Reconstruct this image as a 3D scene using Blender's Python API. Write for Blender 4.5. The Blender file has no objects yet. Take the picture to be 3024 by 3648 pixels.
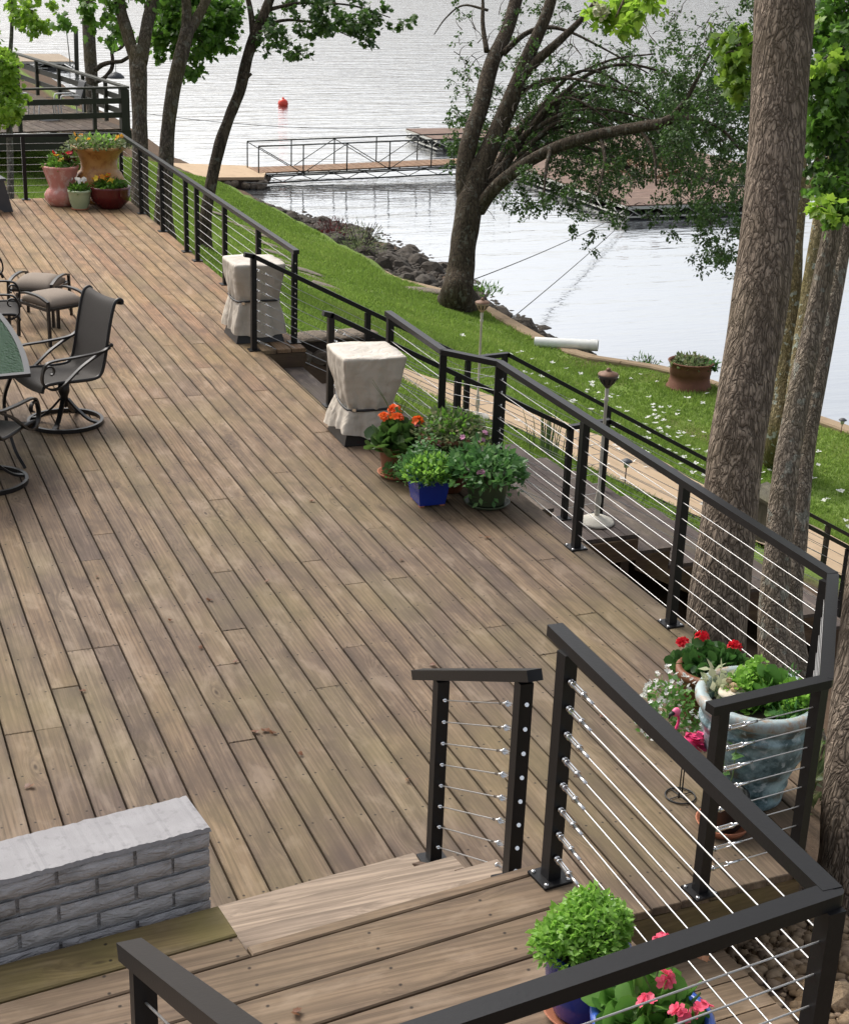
import bpy, bmesh, math, random
import numpy as np
from mathutils import Vector, Matrix

random.seed(7)
rng = np.random.default_rng(7)
SC = bpy.context.scene
COL = SC.collection
PI = math.pi
R = math.radians

# ------------------------------------------------------------------ camera
FPX, PITCH_A, YAW_A, ROLL_A, CAM_H = 5410.66, 0.3670197, 0.3915086, -0.0379495, 3.74503
cf = np.array([math.sin(YAW_A)*math.cos(PITCH_A), math.cos(YAW_A)*math.cos(PITCH_A), -math.sin(PITCH_A)])
cr = np.array([math.cos(YAW_A), -math.sin(YAW_A), 0.0])
cd = np.cross(cf, cr)
cr2 = math.cos(ROLL_A)*cr + math.sin(ROLL_A)*cd
cd2 = -math.sin(ROLL_A)*cr + math.cos(ROLL_A)*cd
CAM = np.array([0, 0, CAM_H])
cam_data = bpy.data.cameras.new('camera')
cam_data.sensor_fit = 'HORIZONTAL'
cam_data.sensor_width = 36.0
cam_data.lens = FPX*36.0/3024.0
cam_data.clip_start = 0.05
cam_data.clip_end = 6000
cam = bpy.data.objects.new('camera', cam_data)
COL.objects.link(cam)
m = Matrix.Identity(4)
for i in range(3):
    m[i][0] = cr2[i]; m[i][1] = -cd2[i]; m[i][2] = -cf[i]; m[i][3] = CAM[i]
cam.matrix_world = m
SC.camera = cam

# ------------------------------------------------------------------ world, sun, exposure
W = bpy.data.worlds.new('World'); SC.world = W; W.use_nodes = True
SUN_EL, SUN_AZ = R(50), R(-22)          # azimuth measured from +Y towards +X
nt = W.node_tree; nt.nodes.clear()
sky = nt.nodes.new('ShaderNodeTexSky'); sky.sky_type = 'NISHITA'; sky.sun_disc = False
sky.sun_elevation = SUN_EL; sky.sun_rotation = SUN_AZ
sky.air_density = 1.0; sky.dust_density = 6.0; sky.ozone_density = 0.6; sky.altitude = 200
bgn = nt.nodes.new('ShaderNodeBackground'); bgn.inputs['Strength'].default_value = 0.15
wo = nt.nodes.new('ShaderNodeOutputWorld')
hs = nt.nodes.new('ShaderNodeHueSaturation'); hs.inputs['Saturation'].default_value = 0.35
nt.links.new(sky.outputs[0], hs.inputs['Color']); nt.links.new(hs.outputs[0], bgn.inputs['Color'])
nt.links.new(bgn.outputs[0], wo.inputs['Surface'])
sd = bpy.data.lights.new('sun', 'SUN'); sd.energy = 1.3; sd.angle = R(28); sd.color = (1.0, 0.955, 0.88)
so = bpy.data.objects.new('sun', sd); COL.objects.link(so)
sdir = Vector((math.sin(SUN_AZ)*math.cos(SUN_EL), math.cos(SUN_AZ)*math.cos(SUN_EL), math.sin(SUN_EL)))
so.rotation_euler = sdir.to_track_quat('Z', 'Y').to_euler()
so.location = (0, 0, 30)
vs = SC.view_settings
vs.view_transform = 'Standard'; vs.look = 'None'; vs.exposure = 0.62; vs.gamma = 1.0; vs.use_curve_mapping = False
SC.cycles.use_denoising = True
SC.cycles.max_bounces = 6; SC.cycles.diffuse_bounces = 3; SC.cycles.glossy_bounces = 4
SC.cycles.transmission_bounces = 4; SC.cycles.transparent_max_bounces = 8
SC.cycles.caustics_reflective = False; SC.cycles.caustics_refractive = False

# ------------------------------------------------------------------ helpers
DS = 1.7371
def ray(px, py):
    x = (px*DS-1512)/FPX; y = (py*DS-1824)/FPX
    return cf + x*cr2 + y*cd2
def at(px, py, depth):
    return CAM + ray(px, py)*depth
def atz(px, py, z):
    d = ray(px, py); return CAM + d*(z-CAM_H)/d[2]

SY = [(8,17.6),(15,17.2),(20.6,16.5),(21.1,16.4),(24.9,15.4),(25.7,14.7),(26.2,14.2),(27.6,13.9),(30.5,13.9),(32.3,13.6),(33.8,12.9),(36.3,12.9),(41.2,12.6),(46.7,12.0),(52,11.6),(60,11.2)]
def shore_x(Y):
    return np.interp(Y, [a for a, b in SY], [b for a, b in SY])
def bank_w(Y): return np.interp(Y, [20, 24, 27, 31, 34, 38, 44, 47], [.7, 1.0, 1.5, 1.6, 2.6, 3.3, 3.4, 2.6])
def sst(a, b, t):
    t = np.clip((t-a)/(b-a), 0, 1); return t*t*(3-2*t)
def ground_z(x, Y):
    x = np.asarray(x, float); Y = np.asarray(Y, float)
    a = -.15-.45*sst(15, 20, Y); a = -.85+(a+.85)*sst(13.45, 13.75, Y)
    far = sst(23, 34, Y); a = a-1.7*far; zm = -2.05-.75*far; sl = np.where(far > 0, .36-.12*far, .36)
    z = np.where(x < 4.3, a, np.where(x < 7.6, a+(x-4.3)*(zm-a)/3.3, zm-sl*(x-7.6))); z = np.maximum(z, -4.2)
    z = np.where(x < 4.1, np.minimum(z, -.75), z)
    z = z-.5*sst(13, 11, Y)*sst(4.8, 6.5, x)*(1-sst(10, 12, x))
    z = z+.4*sst(6, 4, Y)*(1-sst(4.5, 6, x))
    d = x-shore_x(Y)
    yb = np.interp(x, [-40,-10,2,6,8,10,12,14], [36,40,43,46,47,47.5,46.7,46.5]); e = Y-yb
    z = np.where(e > 0, z+(np.minimum(z, -6.2)-z)*sst(0, 4.5, e), z)
    bw = bank_w(Y)
    z = np.where(d > 0.2, -4.25-.85*np.clip((d-.2)/bw, 0, 1)**.8-np.maximum(d-.2-bw, 0)*.4, z)
    return z
WATER = -5.0

def tag(o, label=None, cat=None, group=None, kind=None):
    if label: o['label'] = label
    if cat: o['category'] = cat
    if group: o['group'] = group
    if kind: o['kind'] = kind
    return o
def empty(name, loc=(0,0,0), rz=0, label=None, cat=None, group=None):
    o = bpy.data.objects.new(name, None); COL.objects.link(o)
    o.empty_display_size = .1
    o.location = loc; o.rotation_euler = (0, 0, rz)
    return tag(o, label, cat, group)
def link_mesh(name, me, mat, parent=None, loc=None):
    o = bpy.data.objects.new(name, me); COL.objects.link(o)
    if mat is not None and len(me.materials) == 0: me.materials.append(mat)
    if parent is not None: o.parent = parent
    if loc is not None: o.location = loc
    return o
def copy_tree(o, parent=None):
    c = o.copy(); COL.objects.link(c)
    c.parent = parent
    for ch in list(o.children): copy_tree(ch, c)
    return c

class MB:
    def __init__(s): s.v = []; s.f = []; s.sm = []
    def add(s, vs, fs, smooth=False):
        b = len(s.v); s.v += [tuple(map(float, v)) for v in vs]
        s.f += [tuple(i+b for i in f) for f in fs]; s.sm += [smooth]*len(fs)
        return s
    def box(s, c, size, rz=0, M=None):
        hx, hy, hz = size[0]/2, size[1]/2, size[2]/2
        vs = [Vector((x, y, z)) for x in (-hx, hx) for y in (-hy, hy) for z in (-hz, hz)]
        if rz: vs = [Matrix.Rotation(rz, 3, 'Z') @ v for v in vs]
        if M is not None: vs = [M @ v for v in vs]
        vs = [v+Vector(c) for v in vs]
        return s.add(vs, [(0,1,3,2),(4,6,7,5),(0,4,5,1),(2,3,7,6),(0,2,6,4),(1,5,7,3)])
    def beam(s, p0, p1, w, h, ext=0.0):
        """rectangular bar between two points, w across (horizontal), h in height"""
        p0 = Vector(p0); p1 = Vector(p1); d = (p1-p0).normalized()
        p0 = p0-d*ext; p1 = p1+d*ext
        up = Vector((0,0,1))
        if abs(d.z) > .98: up = Vector((0,1,0))
        sd_ = d.cross(up).normalized(); u = sd_.cross(d).normalized()
        vs = []
        for p in (p0, p1):
            for a, b in ((-1,-1),(1,-1),(1,1),(-1,1)):
                vs.append(p+sd_*a*w/2+u*b*h/2)
        return s.add(vs, [(0,1,2,3)[::-1],(4,5,6,7),(0,1,5,4),(1,2,6,5),(2,3,7,6),(3,0,4,7)])
    def tube(s, pts, r, n=8, caps=True, smooth=True):
        pts = [Vector(p) for p in pts]; N = len(pts)
        rr = r if hasattr(r, '__len__') else [r]*N
        vs = []; prev = None
        for i, p in enumerate(pts):
            d = (pts[min(i+1, N-1)]-pts[max(i-1, 0)])
            d = d.normalized() if d.length > 1e-9 else Vector((0,0,1))
            if prev is None:
                a = d.orthogonal().normalized()
            else:
                a = prev-d*prev.dot(d)
                a = a.normalized() if a.length > 1e-6 else d.orthogonal().normalized()
            prev = a; b = d.cross(a)
            for k in range(n):
                t = 2*PI*k/n; vs.append(p+(a*math.cos(t)+b*math.sin(t))*rr[i])
        fs = [(i*n+k, i*n+(k+1) % n, (i+1)*n+(k+1) % n, (i+1)*n+k) for i in range(N-1) for k in range(n)]
        s.add(vs, fs, smooth)
        if caps:
            b = len(s.v)-len(vs)
            s.f.append(tuple(b+k for k in range(n))[::-1]); s.sm.append(False)
            s.f.append(tuple(b+(N-1)*n+k for k in range(n))); s.sm.append(False)
        return s
    def ribbon(s, pts, w, t, side):
        """flat bar swept along pts; side = width direction"""
        pts = [Vector(p) for p in pts]; side = Vector(side).normalized(); N = len(pts); vs = []
        for i, p in enumerate(pts):
            d = (pts[min(i+1, N-1)]-pts[max(i-1, 0)]).normalized(); u = side.cross(d).normalized()
            for a, b in ((-1,-1),(1,-1),(1,1),(-1,1)): vs.append(p+side*a*w/2+u*b*t/2)
        fs = [(i*4+k, i*4+(k+1) % 4, (i+1)*4+(k+1) % 4, (i+1)*4+k) for i in range(N-1) for k in range(4)]
        fs += [(3,2,1,0), tuple((N-1)*4+k for k in range(4))]
        return s.add(vs, fs)
    def lathe(s, prof, n=32, c=(0,0,0), smooth=True, wob=None, cap_bottom=False):
        vs = []
        for j, (r, z) in enumerate(prof):
            for k in range(n):
                t = 2*PI*k/n; q = r*(1+(wob(t, z) if wob else 0)); vs.append((c[0]+q*math.cos(t), c[1]+q*math.sin(t), c[2]+z))
        fs = [(j*n+k, j*n+(k+1) % n, (j+1)*n+(k+1) % n, (j+1)*n+k) for j in range(len(prof)-1) for k in range(n)]
        s.add(vs, fs, smooth)
        if cap_bottom:
            b = len(s.v)-len(vs); s.f.append(tuple(b+k for k in range(n))[::-1]); s.sm.append(False)
        return s
    def build(s, name, mat, parent=None, loc=None, smooth=None):
        me = bpy.data.meshes.new(name); me.from_pydata(s.v, [], s.f); me.update()
        sm = s.sm if smooth is None else [smooth]*len(s.f)
        me.polygons.foreach_set('use_smooth', sm)
        return link_mesh(name, me, mat, parent, loc)

def np_mesh(name, V, F, mat, parent=None, smooth=False, attr=None):
    """V (n,3), F (m,k) arrays -> object, with an optional per-point float attribute 'rnd'"""
    me = bpy.data.meshes.new(name); V = np.asarray(V, np.float32); F = np.asarray(F, np.int32)
    m_, k = F.shape
    me.vertices.add(len(V)); me.vertices.foreach_set('co', V.ravel())
    me.loops.add(m_*k); me.loops.foreach_set('vertex_index', F.ravel())
    me.polygons.add(m_); me.polygons.foreach_set('loop_start', np.arange(0, m_*k, k, dtype=np.int32))
    me.polygons.foreach_set('loop_total', np.full(m_, k, np.int32))
    me.update(calc_edges=True); me.validate()
    if smooth: me.polygons.foreach_set('use_smooth', np.ones(len(me.polygons), bool))
    if attr is not None:
        a = me.attributes.new('rnd', 'FLOAT', 'POINT'); a.data.foreach_set('value', np.asarray(attr, np.float32))
    return link_mesh(name, me, mat, parent)

def spline(pts, n=6):
    """Catmull-Rom through rows of numbers (any width)"""
    P = np.array(pts, float); P = np.vstack([2*P[0]-P[1], P, 2*P[-1]-P[-2]]); out = []
    for i in range(1, len(P)-2):
        for t in np.linspace(0, 1, n, endpoint=False):
            a, b, c, d = P[i-1:i+3]
            out.append(.5*((2*b)+(-a+c)*t+(2*a-5*b+4*c-d)*t*t+(-a+3*b-3*c+d)*t**3))
    out.append(P[-2]); return np.array(out)

def vnoise(P, seed=0):
    """cheap smooth 3-d value noise, P (n,3) -> (n,) in -1..1"""
    P = np.asarray(P, float); I = np.floor(P).astype(np.int64); f = P-I; f = f*f*(3-2*f); o = 0
    def h(a, b, c):
        v = (a*73856093) ^ (b*19349663) ^ (c*83492791) ^ (seed*2654435761)
        v = (v ^ (v >> 13))*1274126177; v = v ^ (v >> 16)
        return (v & 0xffff)/32767.5-1
    for dx in (0, 1):
        for dy in (0, 1):
            for dz in (0, 1):
                w = (f[:,0] if dx else 1-f[:,0])*(f[:,1] if dy else 1-f[:,1])*(f[:,2] if dz else 1-f[:,2])
                o = o+w*h(I[:,0]+dx, I[:,1]+dy, I[:,2]+dz)
    return o

# ------------------------------------------------------------------ materials
class NT:
    def __init__(s, name):
        s.m = bpy.data.materials.new(name); s.m.use_nodes = True; s.t = s.m.node_tree; s.t.nodes.clear()
        s.out = s.t.nodes.new('ShaderNodeOutputMaterial')
    def n(s, typ, props=None, **inp):
        nd = s.t.nodes.new('ShaderNode'+typ)
        for k, v in (props or {}).items(): setattr(nd, k, v)
        for k, v in inp.items(): s.set(nd, k.replace('_', ' '), v)
        return nd
    def set(s, nd, k, v):
        i = nd.inputs[int(k)] if k.isdigit() else nd.inputs[k]
        if hasattr(v, 'outputs'): s.t.links.new(v.outputs[0], i)
        elif isinstance(v, bpy.types.NodeSocket): s.t.links.new(v, i)
        else:
            if isinstance(v, (tuple, list)) and len(v) == 3 and i.type == 'RGBA': v = (*v, 1)
            i.default_value = v
    def math(s, op, a, b=0.0, c=None):
        nd = s.t.nodes.new('ShaderNodeMath'); nd.operation = op
        for i, v in enumerate((a, b) if c is None else (a, b, c)): s.set(nd, str(i), v)
        return nd
    def mix(s, f, a, b, mode='MIX'):
        nd = s.t.nodes.new('ShaderNodeMix'); nd.data_type = 'RGBA'; nd.blend_type = mode
        s.set(nd, '0', f); s.set(nd, '6', a); s.set(nd, '7', b)
        return nd.outputs[2]
    def ramp(s, f, stops, interp='LINEAR'):
        nd = s.t.nodes.new('ShaderNodeValToRGB'); nd.color_ramp.interpolation = interp
        e = nd.color_ramp.elements
        while len(e) < len(stops): e.new(.5)
        for x, (p_, c) in zip(e, stops):
            x.position = p_; x.color = (*c, 1) if hasattr(c, '__len__') else (c, c, c, 1)
        s.set(nd, '0', f); return nd.outputs[0]
    def pos(s): return s.n('NewGeometry').outputs['Position']
    def obj(s): return s.n('TexCoord').outputs['Object']
    def rand(s): return s.n('ObjectInfo').outputs['Random']
    def mapv(s, v, scale=(1,1,1), off=None):
        nd = s.n('Mapping', Vector=v); nd.inputs['Scale'].default_value = scale
        if off is not None: s.set(nd, 'Location', off)
        return nd.outputs[0]
    def noise(s, v, scale=5, detail=3, rough=.55, dist=0):
        return s.n('TexNoise', Vector=v, Scale=scale, Detail=detail, Roughness=rough, Distortion=dist).outputs[0]
    def bump(s, h, strength=.3, dist=.01):
        return s.n('Bump', Height=h, Strength=strength, Distance=dist).outputs[0]
    def bsdf(s, color, rough=.6, normal=None, metal=0.0, spec=.5, **kw):
        b = s.n('BsdfPrincipled'); s.set(b, 'Base Color', color); s.set(b, 'Roughness', rough); s.set(b, 'Metallic', metal)
        s.set(b, 'Specular IOR Level', spec)
        if normal is not None: s.set(b, 'Normal', normal)
        for k, v in kw.items(): s.set(b, k.replace('_', ' '), v)
        s.t.links.new(b.outputs[0], s.out.inputs[0]); return b

def plain(name, c, rough=.5, metal=0, var=.15, scale=12, bump=0.0, spec=.5, **kw):
    t = NT(name); n = t.noise(t.pos(), scale, 4)
    col = t.mix(n, tuple(x*(1-var) for x in c), tuple(min(1, x*(1+var)) for x in c))
    nm = t.bump(t.noise(t.pos(), scale*4, 4), bump, .01) if bump else None
    t.bsdf(col, rough, nm, metal, spec, **kw); return t.m

def wood(name, cols, axis='Y', nails=True, moss=0.0, dirt=.5, rough=.72, warm=False, spec=.25, gscale=1.0):
    """weathered board; cols = linear colours picked per board. Long grain, cloudy weathering, dark edges, knots, nail heads"""
    t = NT(name); P = t.pos(); rd = t.rand(); g = gscale
    off = t.n('CombineXYZ', X=t.math('MULTIPLY', rd, 37.0), Y=t.math('MULTIPLY', rd, 91.0), Z=t.math('MULTIPLY', rd, 13.0))
    V = t.n('VectorMath', {'operation': 'ADD'}); t.set(V, '0', P); t.set(V, '1', off); V = V.outputs[0]
    def sc(a, b): return {'Y': (a, b, a), 'X': (b, a, a), 'Z': (a, a, b)}[axis]
    # knots bend the grain around them
    kn = t.n('TexVoronoi', {'feature': 'F1'}, Vector=t.mapv(V, sc(4.6, 1.55)), Scale=1.0)
    kd = kn.outputs[0]; near = t.ramp(kd, [(.0, 1), (.30, 0)])
    bend = t.n('CombineXYZ', X=t.math('MULTIPLY', near, .06), Y=t.math('MULTIPLY', near, .06), Z=t.math('MULTIPLY', near, .06))
    VB = t.n('VectorMath', {'operation': 'ADD'}); t.set(VB, '0', V); t.set(VB, '1', bend); VB = VB.outputs[0]
    grain = t.noise(t.mapv(VB, sc(95*g, 2.6*g)), 1.0, 4, .6, .4)
    streak = t.noise(t.mapv(VB, sc(30*g, .8*g)), 1.0, 4, .6, .8)
    rings = t.n('TexWave', {'wave_type': 'BANDS', 'bands_direction': 'X' if axis != 'X' else 'Y'}, Vector=t.mapv(VB, sc(1, .12)), Scale=13*g, Distortion=7.0, Detail=2.0, Detail_Scale=.6).outputs[0]
    cloud = t.noise(t.mapv(V, sc(7.0, 2.6)), 1.0, 6, .62, .3)
    big = t.noise(t.mapv(P, sc(1.3, .9)), 1.0, 3, .55)
    base = t.ramp(rd, [(i/max(1, len(cols)-1), c) for i, c in enumerate(cols)])
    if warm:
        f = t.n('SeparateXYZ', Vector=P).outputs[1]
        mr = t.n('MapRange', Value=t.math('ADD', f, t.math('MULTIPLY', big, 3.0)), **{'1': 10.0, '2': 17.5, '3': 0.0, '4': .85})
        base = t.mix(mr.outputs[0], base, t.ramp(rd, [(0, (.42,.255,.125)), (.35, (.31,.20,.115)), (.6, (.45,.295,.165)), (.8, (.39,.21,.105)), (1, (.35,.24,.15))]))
    c = t.mix(t.ramp(streak, [(.28, 1), (.62, 0)]), base, t.mix(.55, base, (.03,.02,.015)))
    c = t.mix(t.math('MULTIPLY', t.ramp(rings, [(.45, 0), (.95, 1)]), .5), c, t.mix(.6, base, (.03,.02,.014)))
    c = t.mix(t.math('MULTIPLY', t.ramp(grain, [(.36, 1), (.54, 0)]), .55), c, t.mix(.7, base, (.025,.017,.012)))
    c = t.mix(t.math('MULTIPLY', t.ramp(cloud, [(.50, 0), (.66, 1)]), dirt), c, t.mix(.22, (.052,.038,.034), base))
    c = t.mix(t.math('MULTIPLY', t.ramp(cloud, [(.32, 1), (.46, 0)]), .5), c, t.mix(.45, base, (.42,.33,.25)))
    c = t.mix(t.math('MULTIPLY', t.ramp(big, [(.46, 0), (.66, 1)]), dirt*.55), c, t.mix(.35, (.05,.038,.033), base))
    if moss:
        mo = t.noise(t.mapv(P, (1.1, .8, 1)), 1.0, 4, .6)
        c = t.mix(t.math('MULTIPLY', t.ramp(mo, [(.44, 0), (.64, 1)]), moss), c, t.mix(.4, (.20,.185,.045), base))
    c = t.mix(t.math('MULTIPLY', t.ramp(kd, [(.07, 0), (.10, .7), (.17, 0)]), .5), c, (.05,.032,.02))
    c = t.mix(t.math('MULTIPLY', t.ramp(kd, [(.02, 1), (.055, 0)]), .85), c, (.035,.022,.014))
    if nails:
        O = t.n('SeparateXYZ', Vector=t.obj()); a = O.outputs[0 if axis == 'Y' else 1]; ea = t.math('ABSOLUTE', a)
        edg = t.ramp(t.math('ADD', ea, t.math('MULTIPLY', t.math('SUBTRACT', cloud, .5), .05)), [(.048, 0), (.078, 1)])
        c = t.mix(t.math('MULTIPLY', edg, .45 if axis == 'Y' else .2), c, (.035,.024,.018))
        S = t.n('SeparateXYZ', Vector=P); b = S.outputs[1 if axis == 'Y' else 0]
        da = t.math('SUBTRACT', ea, .042)
        db = t.math('SUBTRACT', t.math('FRACT', t.math('DIVIDE', b, .41)), .5)
        db = t.math('MULTIPLY', t.math('ADD', db, t.math('MULTIPLY', t.math('SUBTRACT', rd, .5), .09)), .41)
        dd = t.math('SQRT', t.math('ADD', t.math('MULTIPLY', da, da), t.math('MULTIPLY', db, db)))
        c = t.mix(t.ramp(dd, [(.0035, 1), (.006, 0)]), c, (.02,.015,.012))
    h = t.math('ADD', t.math('MULTIPLY', grain, .55), t.math('MULTIPLY', streak, .45))
    t.bsdf(c, t.math('ADD', rough-.1, t.math('MULTIPLY', cloud, .25)), t.bump(h, .45, .005), 0, spec)
    return t.m

def leafmat(name, c1, c2, c3=None, trans=.35, rough=.45, spec=.4):
    t = NT(name); a = t.n('Attribute'); a.attribute_name = 'rnd'
    stops = [(0, c1), (1, c2)] if c3 is None else [(0, c1), (.6, c2), (1, c3)]
    col = t.ramp(a.outputs['Fac'], stops)
    col = t.mix(t.math('MULTIPLY', t.noise(t.pos(), 40, 2), .5), col, tuple(x*.6 for x in c1))
    b = t.n('BsdfPrincipled'); t.set(b, 'Base Color', col); t.set(b, 'Roughness', rough); t.set(b, 'Specular IOR Level', spec)
    tr = t.n('BsdfTranslucent'); t.set(tr, 'Color', t.mix(.5, col, tuple(min(1, x*1.6) for x in c2)))
    mx = t.n('MixShader'); t.set(mx, '0', trans); t.t.links.new(b.outputs[0], mx.inputs[1]); t.t.links.new(tr.outputs[0], mx.inputs[2])
    t.t.links.new(mx.outputs[0], t.out.inputs[0]); return t.m

def barkmat(name, c1, c2, c3, sc=1.0, moss=0.0, lichen=0.0, strength=1.0, trunk_z=.16):
    """furrowed bark: long vertical plates broken by short cross cracks"""
    t = NT(name); O = t.obj()
    w = t.n('TexNoise', Vector=t.mapv(O, (7*sc, 7*sc, 5*sc)), Scale=1.0, Detail=3.0)
    ms = t.n('VectorMath', {'operation': 'MULTIPLY'}); t.set(ms, '0', w.outputs[1]); ms.inputs[1].default_value = (1.0, 1.0, .16)
    def warped(scale):
        vv = t.n('VectorMath', {'operation': 'ADD'}); t.set(vv, '0', t.mapv(O, scale)); t.t.links.new(ms.outputs[0], vv.inputs[1]); return vv.outputs[0]
    # furrows: contour lines of noise stretched along the trunk; cross cracks break them into plates
    n1 = t.noise(warped((20*sc, 20*sc, 2.3*sc)), 1.0, 2, .5, .5); n2 = t.noise(warped((44*sc, 44*sc, 6.5*sc)), 1.0, 2, .5, .4)
    f1 = t.math('ABSOLUTE', t.math('SUBTRACT', n1, .5)); f2 = t.math('ABSOLUTE', t.math('SUBTRACT', n2, .5))
    v2 = t.n('TexVoronoi', {'feature': 'DISTANCE_TO_EDGE'}, Vector=warped((30*sc, 30*sc, 11*sc)), Scale=1.0)
    vcell = t.n('TexVoronoi', {'feature': 'F1'}, Vector=warped((30*sc, 30*sc, 11*sc)), Scale=1.0)
    tone = t.n('SeparateXYZ', Vector=vcell.outputs[1]).outputs[0]
    k1 = t.math('MINIMUM', t.ramp(f1, [(0, 0), (.035, .5), (.10, 1)]), t.ramp(f2, [(0, .15), (.03, .65), (.08, 1)]))
    k2 = t.ramp(v2.outputs[0], [(0, 0), (.06, .7), (.2, 1)])
    fine = t.noise(t.mapv(O, (90*sc, 90*sc, 26*sc)), 1, 4, .68)
    big = t.noise(t.mapv(O, (1.4, 1.4, .8)), 1.0, 3)
    c = t.mix(fine, c1, c2); c = t.mix(t.math('MULTIPLY', t.ramp(big, [(.35, 0), (.7, 1)]), .7), c, c3)
    c = t.mix(t.math('MULTIPLY', tone, .45), c, tuple(min(1, x*1.45) for x in c2))
    c = t.mix(t.math('MULTIPLY', t.math('SUBTRACT', 1.0, k1), .85), c, tuple(x*.36 for x in c1))
    c = t.mix(t.math('MULTIPLY', t.math('SUBTRACT', 1.0, k2), .35), c, tuple(x*.5 for x in c1))
    if moss: c = t.mix(t.math('MULTIPLY', t.ramp(t.noise(O, 1.7, 4), [(.45, 0), (.65, 1)]), moss), c, (.16,.135,.04))
    if lichen: c = t.mix(t.math('MULTIPLY', t.ramp(t.noise(O, 9, 3), [(.58, 0), (.63, 1)]), lichen), c, (.42,.46,.40))
    h = t.math('ADD', t.math('ADD', t.math('MULTIPLY', k1, .7), t.math('MULTIPLY', k2, .3)), t.math('MULTIPLY', fine, .3))
    t.bsdf(c, .88, t.bump(h, strength, .022), 0, .15); return t.m

M = {}
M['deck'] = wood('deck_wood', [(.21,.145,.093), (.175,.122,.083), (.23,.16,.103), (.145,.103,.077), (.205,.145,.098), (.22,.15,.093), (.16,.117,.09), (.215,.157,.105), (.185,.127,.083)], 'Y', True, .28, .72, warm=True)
M['upper'] = wood('upper_deck_wood', [(.25,.172,.113), (.215,.15,.10), (.27,.19,.125)], 'X', True, .08, .45, gscale=.8)
M['mossy'] = wood('mossy_board', [(.25,.18,.085), (.23,.165,.085)], 'X', True, .7, .4)
M['tread_light'] = wood('pale_tread_wood', [(.42,.325,.245), (.36,.28,.21), (.33,.25,.185)], 'X', False, 0, .3, gscale=.75)
M['stairs'] = wood('grey_stair_wood', [(.105,.083,.075), (.125,.10,.09), (.085,.068,.062)], 'Y', False, .15, .45)
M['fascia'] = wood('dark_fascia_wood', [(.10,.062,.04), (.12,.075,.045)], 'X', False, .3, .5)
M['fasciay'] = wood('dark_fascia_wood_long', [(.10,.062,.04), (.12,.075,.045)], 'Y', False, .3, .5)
M['joist'] = plain('joist_wood', (.06,.04,.028), .9)
M['black'] = plain('black_metal', (.0075,.0072,.008), .42, .0, .2, 20, .05, .32)
M['steel'] = plain('steel_cable', (.46,.455,.45), .42, .85, .12, 40)
M['bolt'] = plain('bright_bolt_steel', (.75,.75,.75), .22, 1.0, .05, 40)
M['cover'] = None

# ------------------------------------------------------------------ more materials
def cover_mat():
    t = NT('canvas_cover'); P = t.pos()
    c = t.mix(t.noise(P, 3, 4), (.46,.41,.34), (.56,.51,.44))
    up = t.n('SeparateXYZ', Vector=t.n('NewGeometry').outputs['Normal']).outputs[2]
    weave = t.noise(P, 180, 2)
    c = t.mix(t.math('MULTIPLY', t.ramp(t.noise(t.mapv(P, (3, 3, 9)), 1.6, 4), [(.45, 0), (.7, 1)]), .4), c, (.33,.285,.22))
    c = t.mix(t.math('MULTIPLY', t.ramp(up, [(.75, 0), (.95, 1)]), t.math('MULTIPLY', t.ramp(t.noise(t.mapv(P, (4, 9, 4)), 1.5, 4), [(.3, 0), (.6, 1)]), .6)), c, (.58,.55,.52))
    wr = t.math('ABSOLUTE', t.math('SUBTRACT', t.noise(t.mapv(P, (4.5, 4.5, 2.2)), 1.5, 2, .45, 1.2), .5)); wr = t.math('POWER', t.math('MULTIPLY', wr, 2.0), .8)
    t.bsdf(c, .8, t.bump(t.math('ADD', t.math('MULTIPLY', wr, 1), t.math('MULTIPLY', weave, .05)), .5, .022), 0, .25); return t.m
M['cover'] = cover_mat()

def ground_mat():
    t = NT('lawn_ground'); P = t.pos(); S = t.n('SeparateXYZ', Vector=P)
    gcol = t.mix(t.noise(P, .9, 4), (.13,.195,.045), (.21,.28,.07))
    gcol = t.mix(t.math('MULTIPLY', t.noise(P, 22, 4), .6), gcol, (.07,.13,.022))
    soil = t.mix(t.noise(P, 5, 5), (.05,.035,.025), (.17,.115,.075))
    n = t.math('MULTIPLY', t.math('SUBTRACT', t.noise(P, .8, 4), .5), 3.2)
    # soil under the deck and stairs and by the tall trunks, lawn elsewhere
    a = t.math('ADD', S.outputs[0], n)
    m1 = t.ramp(t.n('MapRange', Value=a, **{'1': 4.2, '2': 5.4}).outputs[0], [(0, 1), (1, 0)])
    b = t.math('ADD', S.outputs[1], t.math('MULTIPLY', n, .4))
    m2 = t.math('MULTIPLY', t.ramp(t.n('MapRange', Value=b, **{'1': 12.6, '2': 13.2}).outputs[0], [(0, 1), (1, 0)]),
                t.ramp(t.n('MapRange', Value=S.outputs[0], **{'1': 10.6, '2': 11.4}).outputs[0], [(0, 1), (1, 0)]))
    mm = t.math('MAXIMUM', m1, m2)
    bare = t.math('MULTIPLY', t.ramp(t.noise(P, .55, 5), [(.57, 0), (.66, 1)]), .7)
    mm = t.math('MAXIMUM', mm, bare)
    # below the kerb the bank is earth and stone
    m3 = t.ramp(t.n('MapRange', Value=S.outputs[2], **{'1': -4.5, '2': -4.3}).outputs[0], [(0, 1), (1, 0)])
    c = t.mix(t.math('MAXIMUM', mm, m3), gcol, soil)
    t.bsdf(c, .95, t.bump(t.noise(P, 30, 5), .5, .03), 0, .1); return t.m
M['ground'] = ground_mat()
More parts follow.
